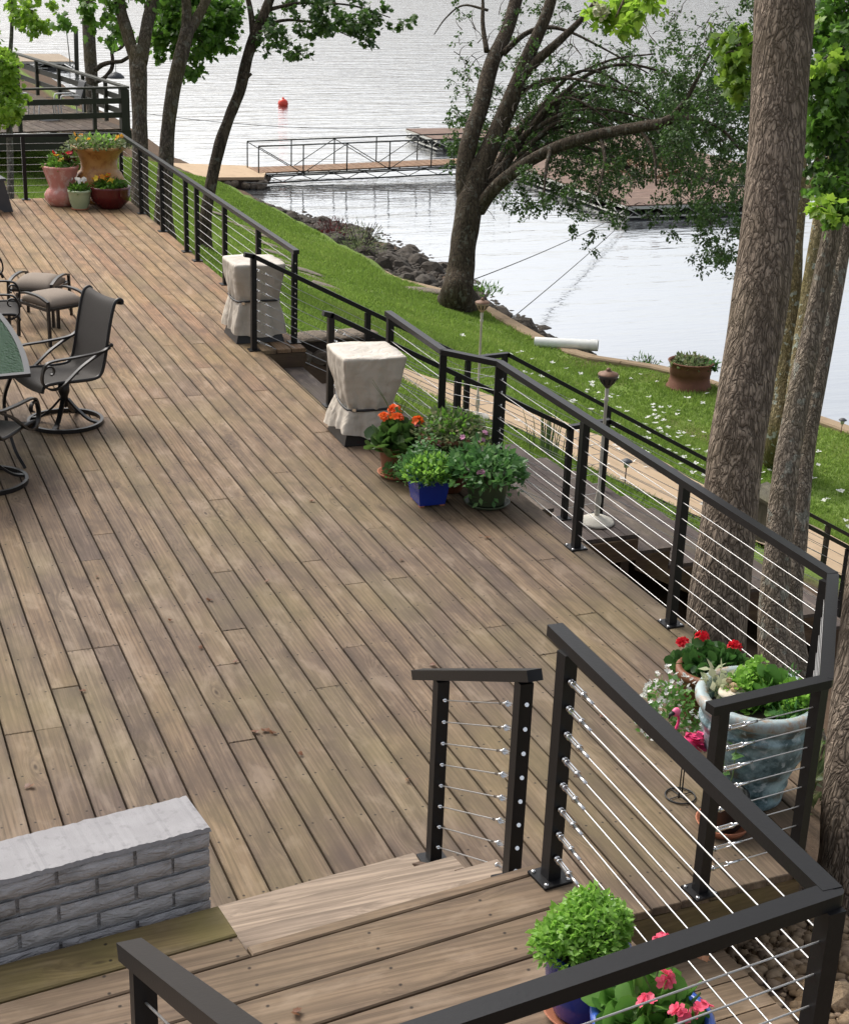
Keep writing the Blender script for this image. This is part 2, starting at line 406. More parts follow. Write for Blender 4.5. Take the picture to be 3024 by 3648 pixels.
def water_mat():
    t = NT('lake_water'); P = t.pos()
    far = t.n('MapRange', Value=t.n('CameraData').outputs[2]) if False else None
    S = t.n('SeparateXYZ', Vector=P)
    # calm near the bank, wind ripples farther out on the lake
    open_ = t.n('MapRange', Value=t.math('ADD', t.math('MULTIPLY', S.outputs[1], .9), t.math('MULTIPLY', S.outputs[0], .25)), **{'1': 38.0, '2': 95.0}).outputs[0]
    V = t.mapv(P, (.22, 1.35, 1))
    w1 = t.noise(V, .8, 3, .55, .6); w2 = t.noise(t.mapv(P, (.5, 1.5, 1)), 2.2, 3, .55, .4); w3 = t.noise(P, .25, 3)
    h = t.math('ADD', t.math('MULTIPLY', w1, .55), t.math('MULTIPLY', w2, .22))
    h = t.math('MULTIPLY', h, t.math('ADD', .24, t.math('MULTIPLY', open_, .72)))
    h = t.math('ADD', h, t.math('MULTIPLY', w3, .10))
    nm = t.bump(h, 1.0, .22)
    d = t.n('BsdfDiffuse'); t.set(d, 'Color', (.13,.145,.16)); t.set(d, 'Normal', nm)
    gl = t.n('BsdfGlossy'); t.set(gl, 'Color', (1, 1, 1)); t.set(gl, 'Roughness', .04); t.set(gl, 'Normal', nm)
    fr = t.n('Fresnel', IOR=1.9); t.set(fr, 'Normal', nm)
    fac = t.math('MINIMUM', t.math('ADD', t.math('MULTIPLY', fr, 1.0), .40), 1.0)
    mx = t.n('MixShader'); t.set(mx, '0', fac); t.t.links.new(d.outputs[0], mx.inputs[1]); t.t.links.new(gl.outputs[0], mx.inputs[2])
    t.t.links.new(mx.outputs[0], t.out.inputs[0]); return t.m
M['water'] = water_mat()
def concrete(name, c1, c2, sc=3):
    t = NT(name); P = t.pos(); c = t.mix(t.noise(P, sc, 5), c1, c2)
    c = t.mix(t.math('MULTIPLY', t.ramp(t.noise(P, sc*3, 4), [(.55, 0), (.7, 1)]), .35), c, tuple(x*.55 for x in c1))
    t.bsdf(c, .9, t.bump(t.noise(P, sc*20, 4), .3, .006), 0, .2); return t.m
M['path'] = concrete('tan_concrete', (.40,.29,.185), (.50,.375,.25), 1.2)
M['kerb'] = concrete('kerb_concrete', (.24,.175,.11), (.36,.27,.18), 2)
def rockmat(name, c1, c2, c3):
    t = NT(name); P = t.pos(); rd = t.rand()
    c = t.mix(t.noise(P, 6, 5, .65), c1, c2); c = t.mix(t.math('MULTIPLY', rd, .7), c, c3)
    c = t.mix(t.math('MULTIPLY', t.ramp(t.noise(P, 15, 4), [(.5, 0), (.65, 1)]), .5), c, tuple(x*.4 for x in c1))
    t.bsdf(c, .85, t.bump(t.noise(P, 14, 5, .7), .8, .03), 0, .3); return t.m
M['rock'] = rockmat('shore_rock', (.03,.026,.022), (.11,.094,.076), (.07,.056,.042))
M['stone'] = rockmat('wall_stone', (.12,.10,.08), (.26,.22,.18), (.20,.155,.11))
M['tanrock'] = rockmat('tan_rock', (.24,.16,.09), (.42,.32,.21), (.30,.20,.12))

# ------------------------------------------------------------------ ground, bank, water
gx = np.unique(np.concatenate([np.linspace(-60, 2, 20), np.linspace(2, 20, 91), np.linspace(20, 60, 12)]))
gy = np.unique(np.concatenate([np.linspace(-30, 2, 12), np.linspace(2, 60, 146), np.linspace(60, 140, 30), [13.45, 13.75]]))
GX, GY = np.meshgrid(gx, gy); GZ = ground_z(GX, GY)
P3 = np.stack([GX.ravel(), GY.ravel(), np.zeros(GX.size)], 1)
GZ = GZ + (.05*vnoise(P3*.7, 3)+.02*vnoise(P3*2.3, 4)).reshape(GZ.shape)
nx, ny = len(gx), len(gy)
idx = np.arange(nx*ny).reshape(ny, nx)
F = np.stack([idx[:-1,:-1], idx[:-1,1:], idx[1:,1:], idx[1:,:-1]], -1).reshape(-1, 4)
GO = np_mesh('lawn', np.stack([GX.ravel(), GY.ravel(), GZ.ravel()], 1), F, M['ground'], smooth=True)
tag(GO, 'sloping green lawn running from the deck down to the lake', None, None, 'structure')
def gz_fast(x, y): return float(ground_z(x, y))
def gz(x, y):
    P = np.array([[x, y, 0.]])
    return float(ground_z(x, y)+.05*vnoise(P*.7, 3)[0]+.02*vnoise(P*2.3, 4)[0])
wm = MB(); wm.add([(-2500, -400, WATER), (3000, -400, WATER), (3000, 4500, WATER), (-2500, 4500, WATER)], [(0,1,2,3)])
tag(wm.build('lake_water', M['water']), 'pale rippled lake reflecting the overcast sky', None, None, 'structure')

# garden path: a sheet that follows the slope just above the lawn
top = [(6.6,18.75),(7.34,18.68),(8.12,18.6),(8.86,18.4),(9.6,18.31),(10.22,17.97),(10.74,17.47),(10.91,16.56),(11.64,16.19),(12.18,15.79),(12.42,15.21),(13.2,13.6),(14.0,11.0),(14.4,8.0)]
low = [(6.3,16.4),(7.08,16.49),(8.09,16.77),(8.53,15.54),(9.1,14.5),(9.46,14.2),(9.9,13.85),(10.3,13.7),(10.7,13.65),(10.9,12.9),(10.95,11.9),(11.0,11.2),(11.3,9.5),(11.4,7.5)]
top = spline(top, 4); low = spline(low, 4); V = []; NJ = 10
for a, b in zip(top, low):
    for j in range(NJ+1):
        q = a+(b-a)*j/NJ; V.append((q[0], q[1], gz(q[0], q[1])+.05))
F = [(i*(NJ+1)+j, i*(NJ+1)+j+1, (i+1)*(NJ+1)+j+1, (i+1)*(NJ+1)+j) for i in range(len(top)-1) for j in range(NJ)]
tag(np_mesh('garden_path', V, F, M['path'], smooth=True), 'tan concrete path beside the garden stairs', None, None, 'structure')

# concrete kerb along the bank, cast in lengths
ker = empty('shore_kerb', (13, 30, -4.2), 0, 'low tan concrete kerb edging the lawn above the rocks', 'kerb')
Ys = np.arange(8.5, 50, 1.9)
for a, b in zip(Ys[:-1], Ys[1:]):
    k = MB(); n = 4; vs = []
    for i in range(n+1):
        y = a+.01+(b-a-.02)*i/n; x = float(shore_x(y)); z = -4.2
        for dx, dz in ((-.16,-.3),(-.16,.03),(-.13,.06),(.11,.06),(.14,.03),(.14,-.5)): vs.append((x+dx-13, y-30, z+dz+4.2))
    fs = [(i*6+j, i*6+j+1, (i+1)*6+j+1, (i+1)*6+j) for i in range(n) for j in range(5)]+[tuple(range(6))[::-1], tuple(n*6+j for j in range(6))]
    k.add(vs, fs).build('kerb_length', M['kerb'], ker)

# rock mesh kinds shared by all stones
def rock_mesh(name, seed, flat=.6, rough=.35, sub=2):
    bm = bmesh.new(); bmesh.ops.create_icosphere(bm, subdivisions=sub, radius=1)
    A = np.array([v.co[:] for v in bm.verts])
    r = 1+rough*vnoise(A*1.3+seed*7.1, seed)+rough*.45*vnoise(A*3.1+seed, seed+9)
    r = np.round(r*5)/5*.4+r*.6
    A = A*r[:, None]*np.array([1, .8, flat])
    for v, q in zip(bm.verts, A): v.co = q
    me = bpy.data.meshes.new(name); bm.to_mesh(me); bm.free(); return me
ROCKS = [rock_mesh('rock', i, .55+.1*(i % 3)) for i in range(6)]
ROCKS_T = [rock_mesh('tan_rock', 20+i, .6) for i in range(5)]
ROCKS_S = [rock_mesh('stone', 40+i, .75, .22) for i in range(5)]
LOWROCK = [rock_mesh('pebble', 60+i, .6, .3, 1) for i in range(4)]
for me in ROCKS: me.materials.append(M['rock'])
for me in ROCKS_T: me.materials.append(M['tanrock'])
for me in ROCKS_S: me.materials.append(M['stone'])
def put(me, name, loc, s, parent=None, label=None, cat=None, group=None, rot=None):
    o = bpy.data.objects.new(name, me); COL.objects.link(o)
    if parent: o.parent = parent
    o.location = loc; o.scale = (s, s, s) if not hasattr(s, '__len__') else s
    o.rotation_euler = rot or (random.uniform(-.3, .3), random.uniform(-.3, .3), random.uniform(0, 6.28))
    tag(o, label, cat, group); return o
for i in range(290):
    y = random.uniform(21.5, 47); d = .25+float(bank_w(y))*random.uniform(.05, 1.05)
    x = float(shore_x(y))+d; z = max(gz(x, y), WATER-.12)
    s = random.choice([.10, .14, .18, .22, .28, .36])
    put(random.choice(ROCKS), 'shore_rock', (x, y, z+s*.05), s, None, 'dark rough rock on the bank below the concrete kerb', 'rock', 'rocks along the bank')

# loose rubble between the rocks
vs, fs, b = [], [], 0
BV = [(np.array([v.co[:] for v in me.vertices]), np.array([p_.vertices[:] for p_ in me.polygons])) for me in LOWROCK]
for i in range(5200):
    y = random.uniform(20, 47.5); x = float(shore_x(y))+.2+float(bank_w(y))*random.uniform(0, 1.08); z = max(gz_fast(x, y), WATER-.06)
    bv, bf = BV[i % 4]; s = random.uniform(.03, .11); a = random.uniform(0, 6.28); ca_, sa_ = math.cos(a), math.sin(a)
    q = bv*s; q = np.stack([q[:,0]*ca_-q[:,1]*sa_, q[:,0]*sa_+q[:,1]*ca_, q[:,2]], 1)+np.array([x, y, z+s*.3])
    vs.append(q); fs.append(bf+b); b += len(q)
tag(np_mesh('bank_rubble', np.vstack(vs), np.vstack(fs), M['rock']), 'small dark rubble between the rocks of the bank', None, None, 'stuff')

# ------------------------------------------------------------------ main deck
PB = .1445; X0 = .31*PB
deck = empty('main_deck', (2, 10, 0), 0, 'large weathered brown plank deck with long diagonal-running boards', 'deck')
def edge_ranges(xm):
    """ranges of Y covered by a board at x = xm (main deck outline)"""
    near = 4.0 if xm < 2.25 else 4.45+(xm-2.25)*.055
    if xm > 3.72: near = 4.53+(xm-3.72)*1.36
    if xm < 3.83: return [(near, 22.02)]
    if xm < 4.26: return [(near, 11.32), (13.34, 22.02)]
    if xm < 4.54: return [(near, 9.72-(xm-4.26)*1.2)]
    return []
def plank(xl, xr, y0, y1, mat, parent, z=0, th=.036, org=(2, 10, 0), cutL=0.0):
    xm = (xl+xr)/2; ym = (y0+y1)/2; dz = random.uniform(-.0015, .0015)
    e = .0035; k = MB(); a, b = xl-xm, xr-xm; c, d = y0-ym, y1-ym
    q0 = [(a, c-cutL), (b, c+cutL), (b, d), (a, d)]
    q1 = [(a+e, c-cutL+e), (b-e, c+cutL+e), (b-e, d-e), (a+e, d-e)]
    vs = [(x, y, -th) for x, y in q0]+[(x, y, -e) for x, y in q0]+[(x, y, 0) for x, y in q1]
    fs = [(3,2,1,0)]+[(i, (i+1) % 4, 4+(i+1) % 4, 4+i) for i in range(4)]+[(4+i, 4+(i+1) % 4, 8+(i+1) % 4, 8+i) for i in range(4)]+[(8,9,10,11)]
    return k.add(vs, fs).build('plank', mat, parent, (xm-org[0], ym-org[1], z+dz-org[2]))
for i in range(-6, 32):
    xl = X0+i*PB+.0045; xr = X0+(i+1)*PB-.0045
    for (y0, y1) in edge_ranges((xl+xr)/2):
        r_ = min(xr, 4.53 if y1 < 12 and y0 < 9.5 else xr)
        cuts = [y0]; y = y0+random.uniform(1.2, 5.2)
        while y < y1-.8:
            cuts.append(round(y/.41)*.41+.205); y += random.choice([3.69, 4.1, 4.92, 4.92, 5.74])
        cuts.append(y1)
        for j, (a, b) in enumerate(zip(cuts[:-1], cuts[1:])):
            cut = .095 if (j == 0 and (xl+xr)/2 > 3.72 and y0 < 6.5) else 0
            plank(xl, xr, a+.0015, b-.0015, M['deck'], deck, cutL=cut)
for y in np.arange(4.8, 22, .41):
    x1 = 4.2 if not (11.3 < y < 13.4) else 3.72
    if y < 5.6: x1 = 3.6
    MB().box(((x1-.85)/2-2, y+.205-10, -.036-.075-.004), (x1+.85, .04, .15)).build('joist', M['joist'], deck)
def fascia(name, p0, p1, h, mat, parent, z=-.004, th=.03, org=(2,10,0)):
    a = Vector((p0[0]-org[0], p0[1]-org[1], z-h/2-org[2])); b = Vector((p1[0]-org[0], p1[1]-org[1], z-h/2-org[2]))
    return MB().beam(a, b, th, h).build(name, mat, parent)
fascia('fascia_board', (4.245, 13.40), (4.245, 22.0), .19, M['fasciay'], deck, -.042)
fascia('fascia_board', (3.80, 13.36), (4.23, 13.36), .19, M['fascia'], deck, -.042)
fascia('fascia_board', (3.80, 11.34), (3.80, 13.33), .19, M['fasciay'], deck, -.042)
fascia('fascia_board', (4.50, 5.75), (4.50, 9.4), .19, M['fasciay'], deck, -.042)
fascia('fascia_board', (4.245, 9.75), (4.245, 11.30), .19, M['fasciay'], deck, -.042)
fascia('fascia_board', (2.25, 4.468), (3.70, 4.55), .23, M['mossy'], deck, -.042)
for (x, y) in [(4.1, 21.6), (4.1, 18.5), (4.1, 15.5), (4.3, 8.8), (4.3, 6.4), (3.5, 4.8), (3.65, 11.0)]:
    z = gz(x, y)-.1
    MB().box((x-2, y-10, (z-.18)/2), (.09, .09, -z-.18)).build('support_post', M['joist'], deck)

# ------------------------------------------------------------------ upper deck, platform, near steps
UZ = .72; UR = R(6.4)
ud = empty('upper_deck', (1.055, 3.883, UZ), UR, 'raised landing of wide brown boards above the main deck', 'deck')
def uplank(y0, y1, x0, x1, mat):
    e = .005; ym = (y0+y1)/2; xm = (x0+x1)/2; a, b, c, d = x0-xm, x1-xm, y0-ym, y1-ym
    q0 = [(a,c),(b,c),(b,d),(a,d)]; q1 = [(a+e,c+e),(b-e,c+e),(b-e,d-e),(a+e,d-e)]
    vs = [(x,y,-.038) for x,y in q0]+[(x,y,-e) for x,y in q0]+[(x,y,0) for x,y in q1]
    fs = [(3,2,1,0)]+[(i,(i+1)%4,4+(i+1)%4,4+i) for i in range(4)]+[(4+i,4+(i+1)%4,8+(i+1)%4,8+i) for i in range(4)]+[(8,9,10,11)]
    return MB().add(vs, fs).build('plank', mat, ud, (xm, ym, random.uniform(-.002, .002)))
W8 = .19
uplank(.062, .062+W8-.02, -2.6, -.012, M['mossy'])
uplank(-.052, .056, -2.6, -.012, M['upper'])
uplank(-.052-.001, -.004-.001, -.006, 1.13, M['upper'])
for k in range(10):
    uplank(-.060-(k+1)*W8+.007, -.060-k*W8, -2.6, 1.13-.002*(k % 3), M['upper'])
MB().box((1.11, -1.0, -.12), (.03, 1.75, .16)).build('fascia_board', M['fascia'], ud)
MB().box((-.74, -.035, -.125), (3.6, .03, .17)).build('fascia_board', M['fascia'], ud)
for x in (-.3, 1.05):
    for y in (-.2, -1.6): MB().box((x, y, -.45), (.09, .09, .81)).build('support_post', M['joist'], ud)
st = empty('near_steps', (1.055, 3.883, 0), UR, 'pale worn wooden steps leading from the landing to the deck', 'steps')
for k, z in enumerate((.54, .36, .18)):
    y0 = .0+k*.32
    for j in range(2):
        e = .005
        MB().box((.56, y0+.083+j*.16-.02, z-.019), (1.09, .152, .038)).build('tread', M['tread_light'], st)
    MB().box((.56, y0-.012+.012, z+.07), (1.06, .02, .10)).build('riser', M['tread_light'], st)
for x in (.03, 1.08): MB().add([(x-.018, 0, .02), (x-.018, .95, .02), (x-.018, .95, .14), (x-.018, -.0, .64), (x+.018, 0, .02), (x+.018, .95, .02), (x+.018, .95, .14), (x+.018, -.0, .64)], [(0,1,2,3),(7,6,5,4),(0,4,5,1),(1,5,6,2),(2,6,7,3),(3,7,4,0)]).build('stringer', M['fasciay'], st)
pf = empty('lower_platform', (2.7, 4, -.25), R(3), 'low board platform beside the gravel under the rail', 'platform')
for k in range(10):
    MB().box((0, .32-k*.185, -.019), (1.2, .178, .038)).build('plank', M['upper'], pf)
for x in (-.4, .4): MB().box((x, -.6, -.10), (.09, 1.9, .12)).build('bearer', M['joist'], pf)

# ------------------------------------------------------------------ garden stairs
LZ = -1.26; Y0S, Y1S = 10.98, 13.62
gs = empty('garden_stairs', (5, 12, -1), 0, 'wide grey weathered wooden stairs going down to the lawn', 'stairs')
def gbox(name, x0, x1, y0, y1, z0, z1, mat): return MB().box(((x0+x1)/2-5, (y0+y1)/2-12, (z0+z1)/2+1), (x1-x0, y1-y0, z1-z0)).build(name, mat, gs)
RUN1 = (5.93-3.83)/6
for k in range(1, 7):
    z = -k*.18; x = 3.83+(k-1)*RUN1
    for j in range(2): gbox('tread', x+.004+j*RUN1/2, x+RUN1/2+.02*(j == 1)-.003+j*RUN1/2, 11.36, 13.33, z-.036, z, M['stairs'])
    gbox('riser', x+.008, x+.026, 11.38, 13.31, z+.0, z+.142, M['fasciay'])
for j in range(5):
    x = 5.93+j*.139
    gbox('landing_plank', x+.003, x+.136, Y0S, Y1S, LZ-.036, LZ, M['stairs'])
RUN2 = .345
NT2 = 11
for k in range(NT2):
    z = LZ-.18*(k+1)+.0; x = 6.625+k*RUN2
    for j in range(2): gbox('tread', x+.004+j*RUN2/2, x+RUN2/2-.003+j*RUN2/2+.02*(j == 1), Y0S+.02, Y1S-.02, z-.036, z, M['stairs'])
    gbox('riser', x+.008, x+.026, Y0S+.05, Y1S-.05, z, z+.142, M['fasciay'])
def stringer(y, x0, z0, run, n, mat):
    """saw-tooth side board under the treads"""
    vs = []; pts = []
    for k in range(n): pts += [(x0+k*run, z0-.18*(k+1)-.037), (x0+(k+1)*run, z0-.18*(k+1)-.037)]
    fs = []
    k = MB()
    for i in range(n):
        xa, xb = pts[2*i][0], pts[2*i+1][0]; zt = pts[2*i][1]
        za = z0-.18*i-.36; zb = z0-.18*(i+1)-.36
        v = [(xa-5, y-.019-12, zt+1), (xb-5, y-.019-12, zt+1), (xb-5, y-.019-12, zb+1), (xa-5, y-.019-12, za+1)]
        v += [(a, b+.038, c) for a, b, c in v]
        k.add(v, [(0,1,2,3)[::-1], (4,5,6,7), (0,4,5,1)[::-1], (2,6,7,3)[::-1], (1,5,6,2)[::-1], (0,3,7,4)])
    return k.build('stringer', mat, gs)
for y in (Y0S+.04, (Y0S+Y1S)/2, Y1S-.04): stringer(y, 6.625, LZ, RUN2, NT2, M['fascia'])
for y in (11.38, 13.31): stringer(y, 3.83, 0, RUN1, 6, M['fascia'])
gbox('fascia_board', 5.93, 6.60, Y0S-.03, Y0S, LZ-.24, LZ-.038, M['fascia'])
gbox('fascia_board', 5.90, 5.93, Y0S-.03, 11.34, LZ-.24, LZ-.038, M['fascia'])
for x in (6.0, 6.5):
    for y in (Y0S+.12, Y1S-.12): gbox('support_post', x, x+.09, y-.045, y+.045, gz(x, y)-.1, LZ-.04, M['joist'])

# ------------------------------------------------------------------ railings
PW, RW, RH = .05, .056, .040
def rail_h(n=8): return [.862*(i+1)/9.0+.005 for i in range(n)]
def railing(name, label, posts, org, segs, plates=True, plate_bolts=False, cables=True, slope=False, rail_path=None, fit0=(), fit1=(), post_rz=0.0):
    """posts: list of (x, y, zbase, ztop_of_post). segs: index lists of posts whose cables run straight. rail_path: 3-d points of the top rail centre line"""
    t = empty(name, org, 0, label, 'railing')
    o = Vector(org)
    for i, (x, y, z0, z1) in enumerate(posts):
        rz = post_rz[i] if hasattr(post_rz, '__len__') else post_rz
        p = MB().box((0, 0, (z1-z0)/2), (PW, PW, z1-z0), rz).build('post', M['black'], t, Vector((x, y, z0))-o)
        if plates:
            MB().box((0, 0, .005), (.115, .115, .009), rz).build('base_plate', M['black'], p)
            if plate_bolts:
                for a in (-1, 1):
                    for b in (-1, 1):
                        q = Matrix.Rotation(rz, 3, 'Z') @ Vector((a*.043, b*.043, .009))
                        MB().lathe([(.0, .008), (.006, .008), (.0085, .004), (.0085, 0)][::-1], 8, q).build('bolt', M['bolt'], p)
    if rail_path:
        for ri, (a, b) in enumerate(zip(rail_path[:-1], rail_path[1:])):
            dz_ = Vector((0, 0, -.0012*(ri % 2)))
            MB().beam(Vector(a)-o+dz_, Vector(b)-o+dz_, RW, RH, .0).build('top_rail', M['black'], t)
        for q in rail_path[1:-1]:
            MB().lathe([(0, -RH/2+.0024), (RW/2*.99, -RH/2+.0024), (RW/2*.99, RH/2-.0024), (0, RH/2-.0024)], 16, Vector(q)-o, False).build('rail_joint', M['black'], t)
    if cables:
        for sg in segs:
            for ci, h in enumerate(rail_h()):
                a = posts[sg[0]]; b = posts[sg[-1]]
                pa = Vector((a[0], a[1], a[2]+h))-o; pb = Vector((b[0], b[1], b[2]+h))-o
                d = (pb-pa).normalized(); L = (pb-pa).length
                MB().tube([pa+d*.02, pb-d*.02], .0027, 6, False).build('cable', M['steel'], t)
                for end, which in ((pa, sg[0]), (pb, sg[-1])):
                    s_ = 1 if end is pa else -1
                    if which in fit0: turnbuckle(t, end+d*s_*.027, d*s_)
                    if which in fit1:
                        MB().tube([end-d*s_*.036, end-d*s_*.024], .008, 8).build('cable_nut', M['bolt'], t)
    return t
def turnbuckle(t, p, d):
    """jaw, open body with two side bars, and swaged sleeve"""
    k = MB(); s = d.cross(Vector((0,0,1)));
    s = s.normalized() if s.length > 1e-4 else Vector((1,0,0)); u = s.cross(d)
    q_ = p; p = Vector((0,0,0)); d_ = d*1.35
    k.tube([p, p+d*.012], .008, 8); k.tube([p+d*.012, p+d*.022], .004, 6)
    for a in (-1, 1):
        k.beam(p+d*.02+u*a*.006, p+d*.075+u*a*.006, .004, .004)
    k.tube([p+d*.018, p+d*.024], .009, 8); k.tube([p+d*.072, p+d*.080], .009, 8); k.tube([p+d*.08, p+d*.125], .0045, 6)
    k.v = [tuple(q_+Vector(v)*1.35) for v in k.v]
    k.build('turnbuckle', M['bolt'], t)

TP = .862
# far rail along the lake side of the deck and across its far end
xs_ = 4.183
pl = [(xs_, y, 0, TP) for y in (13.56, 14.80, 16.135, 17.41, 17.955, 19.27, 20.57, 21.90)]
pl += [(x, 21.93, 0, TP) for x in (2.84, 1.5, .15)]
zr = TP+RH/2
railing('deck_railing', 'long black cable railing beside the tall left trees and lawn', pl, (4.18, 18, 0), [[0, 7], [7, 10]], rail_path=[(xs_, 13.50, zr), (xs_, 21.92, zr), (.1, 21.92, zr)], fit1=(0, 7))
# rail from the pots to the near corner
R0 = [(4.186,11.0),(4.172,9.86),(4.44,9.47),(4.43,8.12),(4.43,6.90),(4.40,5.52),(3.70,4.585),(3.19,4.535)]
pr = [(x, y, 0, TP) for x, y in R0]
rp = [(4.186,11.06,zr),(4.172,9.86,zr),(4.44,9.47,zr),(4.425,5.51,zr),(3.725,4.585,zr),(3.13,4.53,zr)]
rz = [0, -.3, -.3, 0, 0, .25, .25, .09]
railing('deck_railing', 'black cable railing passing the herb pots, thick trunk and blue urn', pr, (4.3, 7.5, 0), [[0,1],[1,2],[2,5],[5,6],[7,6]], plate_bolts=True, rail_path=rp, fit0=(7,), fit1=(2,), post_rz=rz)
# stair rails
def stair_rail(name, label, Y, pts, posts, org, ext=None):
    t = empty(name, org, 0, label, 'railing'); o = Vector(org)
    for a, b in zip(pts[:-1], pts[1:]): MB().beam(Vector((a[0], Y, a[1]))-o, Vector((b[0], Y, b[1]))-o, RW, RH, .012).build('top_rail', M['black'], t)
    P2 = []
    for (x, zb) in posts:
        zt = float(np.interp(x, [q[0] for q in pts], [q[1] for q in pts]))-RH/2
        p = MB().box((0, 0, (zt-zb)/2), (PW, PW, zt-zb)).build('post', M['black'], t, Vector((x, Y, zb))-o)
        MB().box((0, 0, .005), (.105, .105, .009)).build('base_plate', M['black'], p)
        P2.append((x, zb, zt))
    bends = [0]+[i for i, (x, zb, zt) in enumerate(P2) if any(abs(x-q[0]) < .09 for q in pts[1:-1])]+[len(P2)-1]
    bends = sorted(set(bends))
    for a, b in zip(bends[:-1], bends[1:]):
        for h in rail_h():
            pa = Vector((P2[a][0], Y, P2[a][2]-.862+h))-o; pb = Vector((P2[b][0], Y, P2[b][2]-.862+h))-o
            MB().tube([pa, pb], .0031, 6, False).build('cable', M['steel'], t)
            if a == 0: turnbuckle(t, pa+(pb-pa).normalized()*.03, (pb-pa).normalized())
    return t
stair_rail('stair_railing', 'black handrail on the far side of the garden stairs, beside the stone ledge', 13.38, [(3.66,.905),(3.73,.89),(5.93,-.232),(6.36,-.215),(10.9,-2.70),(11.0,-2.72)],
           [(3.735,0.0),(4.86,-.55),(5.93,LZ),(6.33,LZ),(7.56,LZ-.55),(9.05,LZ-1.26),(10.58,LZ-2.18)], (3.73, 13.38, 0))
stair_rail('stair_railing', 'black stair handrail descending behind the covered grill and past the white lamp foot', 11.52, [(3.81,.79),(3.87,.775),(6.12,-.385),(6.52,-.355),(10.6,-2.60),(10.7,-2.62)],
           [(3.865,0.0),(5.02,-.72),(6.14,LZ),(6.50,LZ),(7.9,LZ-.74),(9.4,LZ-1.5),(10.4,LZ-2.0)], (3.87, 11.52, 0))
# short handrail of the near steps
t = empty('step_railing', (2.1, 4.5, 0), 0, 'short black handrail with turnbuckles standing on the pale steps', 'railing'); o = Vector((2.1, 4.5, 0))
TA, TB = Vector((2.105, 4.86, .18)), Vector((2.105, 4.15, .54))
ZA, ZB = 1.012, 1.357
for q, zt in ((TA, ZA), (TB, ZB)):
    p = MB().box((0, 0, (zt-q.z)/2), (PW, PW, zt-q.z)).build('post', M['black'], t, q-o)
    MB().box((0, 0, .005), (.11, .11, .009)).build('base_plate', M['black'], p)
dd = (Vector((2.105, 4.15, ZB))-Vector((2.105, 4.86, ZA))).normalized()
MB().beam(Vector((2.105, 4.86, ZA+.022))-o-dd*.27, Vector((2.105, 4.15, ZB+.022))-o+dd*.085, RW, RH).build('top_rail', M['black'], t)
for h in rail_h():
    a = Vector((2.105, 4.86, ZA-.862+h))-o; b = Vector((2.105, 4.15, ZB-.862+h))-o
    if b.z < .57: pass
    d = (b-a).normalized()
    MB().tube([a+d*.02, b-d*.02], .0028, 6, False).build('cable', M['steel'], t)
    turnbuckle(t, b-d*.027, -d); MB().tube([a+d*.02, a+d*.05], .007, 8).build('cable_sleeve', M['bolt'], t)
    MB().tube([b+d*.024, b+d*.036], .008, 8).build('cable_nut', M['bolt'], t)
# landing rail: along the right side, then back across in front of the camera
zl = UZ+TP+RH/2
railing('landing_railing', 'heavy black cable railing around the raised landing with blue pots', [(2.128, 3.90, UZ, UZ+TP), (2.112, 2.46, UZ, UZ+TP), (.95, 2.325, UZ, UZ+TP)], (2.12, 3.2, UZ), [[0, 1], [1, 2]],
        plate_bolts=True, rail_path=[(2.143, 4.03, zl), (2.122, 2.478, zl), (.9, 2.335, zl)], fit0=(0,), post_rz=[.1, .05, .1])
t = empty('landing_handrail', (.5, 2.75, UZ), 0, 'black handrail end rising beside the landing in front of the block wall', 'railing'); o = Vector((.5, 2.75, UZ))
A_, B_ = Vector((.495, 2.815, 1.605)), Vector((.505, 1.70, 2.20))
MB().beam(A_-o, B_-o, RW, RH).build('top_rail', M['black'], t)
for y in (2.70, 1.95):
    zt = 1.605+(2.815-y)*.534-.02
    MB().box((0, y-2.75, (zt-UZ)/2), (PW, PW, zt-UZ)).build('post', M['black'], t)
for h in rail_h():
    MB().tube([Vector((.5, 2.70, UZ+h+.06))-o, Vector((.5, 1.95, UZ+h+.46))-o], .0031, 6, False).build('cable', M['steel'], t)

# ------------------------------------------------------------------ foliage tools
T_OVAL = (np.array([(0,0,0),(.30,.42,.05),(0,1,-.04),(-.30,.42,.05)]), np.array([(0,1,2),(0,2,3)]))
T_NARROW = (np.array([(0,0,0),(.11,.4,.03),(0,1,-.10),(-.11,.4,.03)]), np.array([(0,1,2),(0,2,3)]))
T_ROUND = (np.array([(0,.1,-.06)]+[(.52*math.sin(a)*(1+.08*(i % 2)), .5-.52*math.cos(a)*(1+.08*(i % 2)), .05+.03*(i % 2)) for i, a in enumerate(np.linspace(.25, 2*PI-.25, 9))]), np.array([(0,i,i+1) for i in range(1, 9)]))
_mp = [(0,0),(.22,.12),(.5,.22),(.36,.42),(.52,.68),(.26,.66),(0,1.0),(-.26,.66),(-.52,.68),(-.36,.42),(-.5,.22),(-.22,.12)]
T_MAPLE = (np.array([(0,.38,.05)]+[(x, y, -.05*(abs(x)+y*.5)) for x, y in _mp]), np.array([(0,i,i % 12+1) for i in range(1, 13)]))
T_HEART = (np.array([(0,.12,0),(.34,0,.0),(.45,.32,.04),(.2,.75,-.02),(0,1.05,-.12),(-.2,.75,-.02),(-.45,.32,.04),(-.34,0,0)]), np.array([(0,i,i+1) for i in range(1, 7)]))
T_PETAL = (np.array([(0,0,0),(.38,.5,.12),(.22,.95,.05),(-.22,.95,.05),(-.38,.5,.12)]), np.array([(0,1,2),(0,2,3),(0,3,4)]))

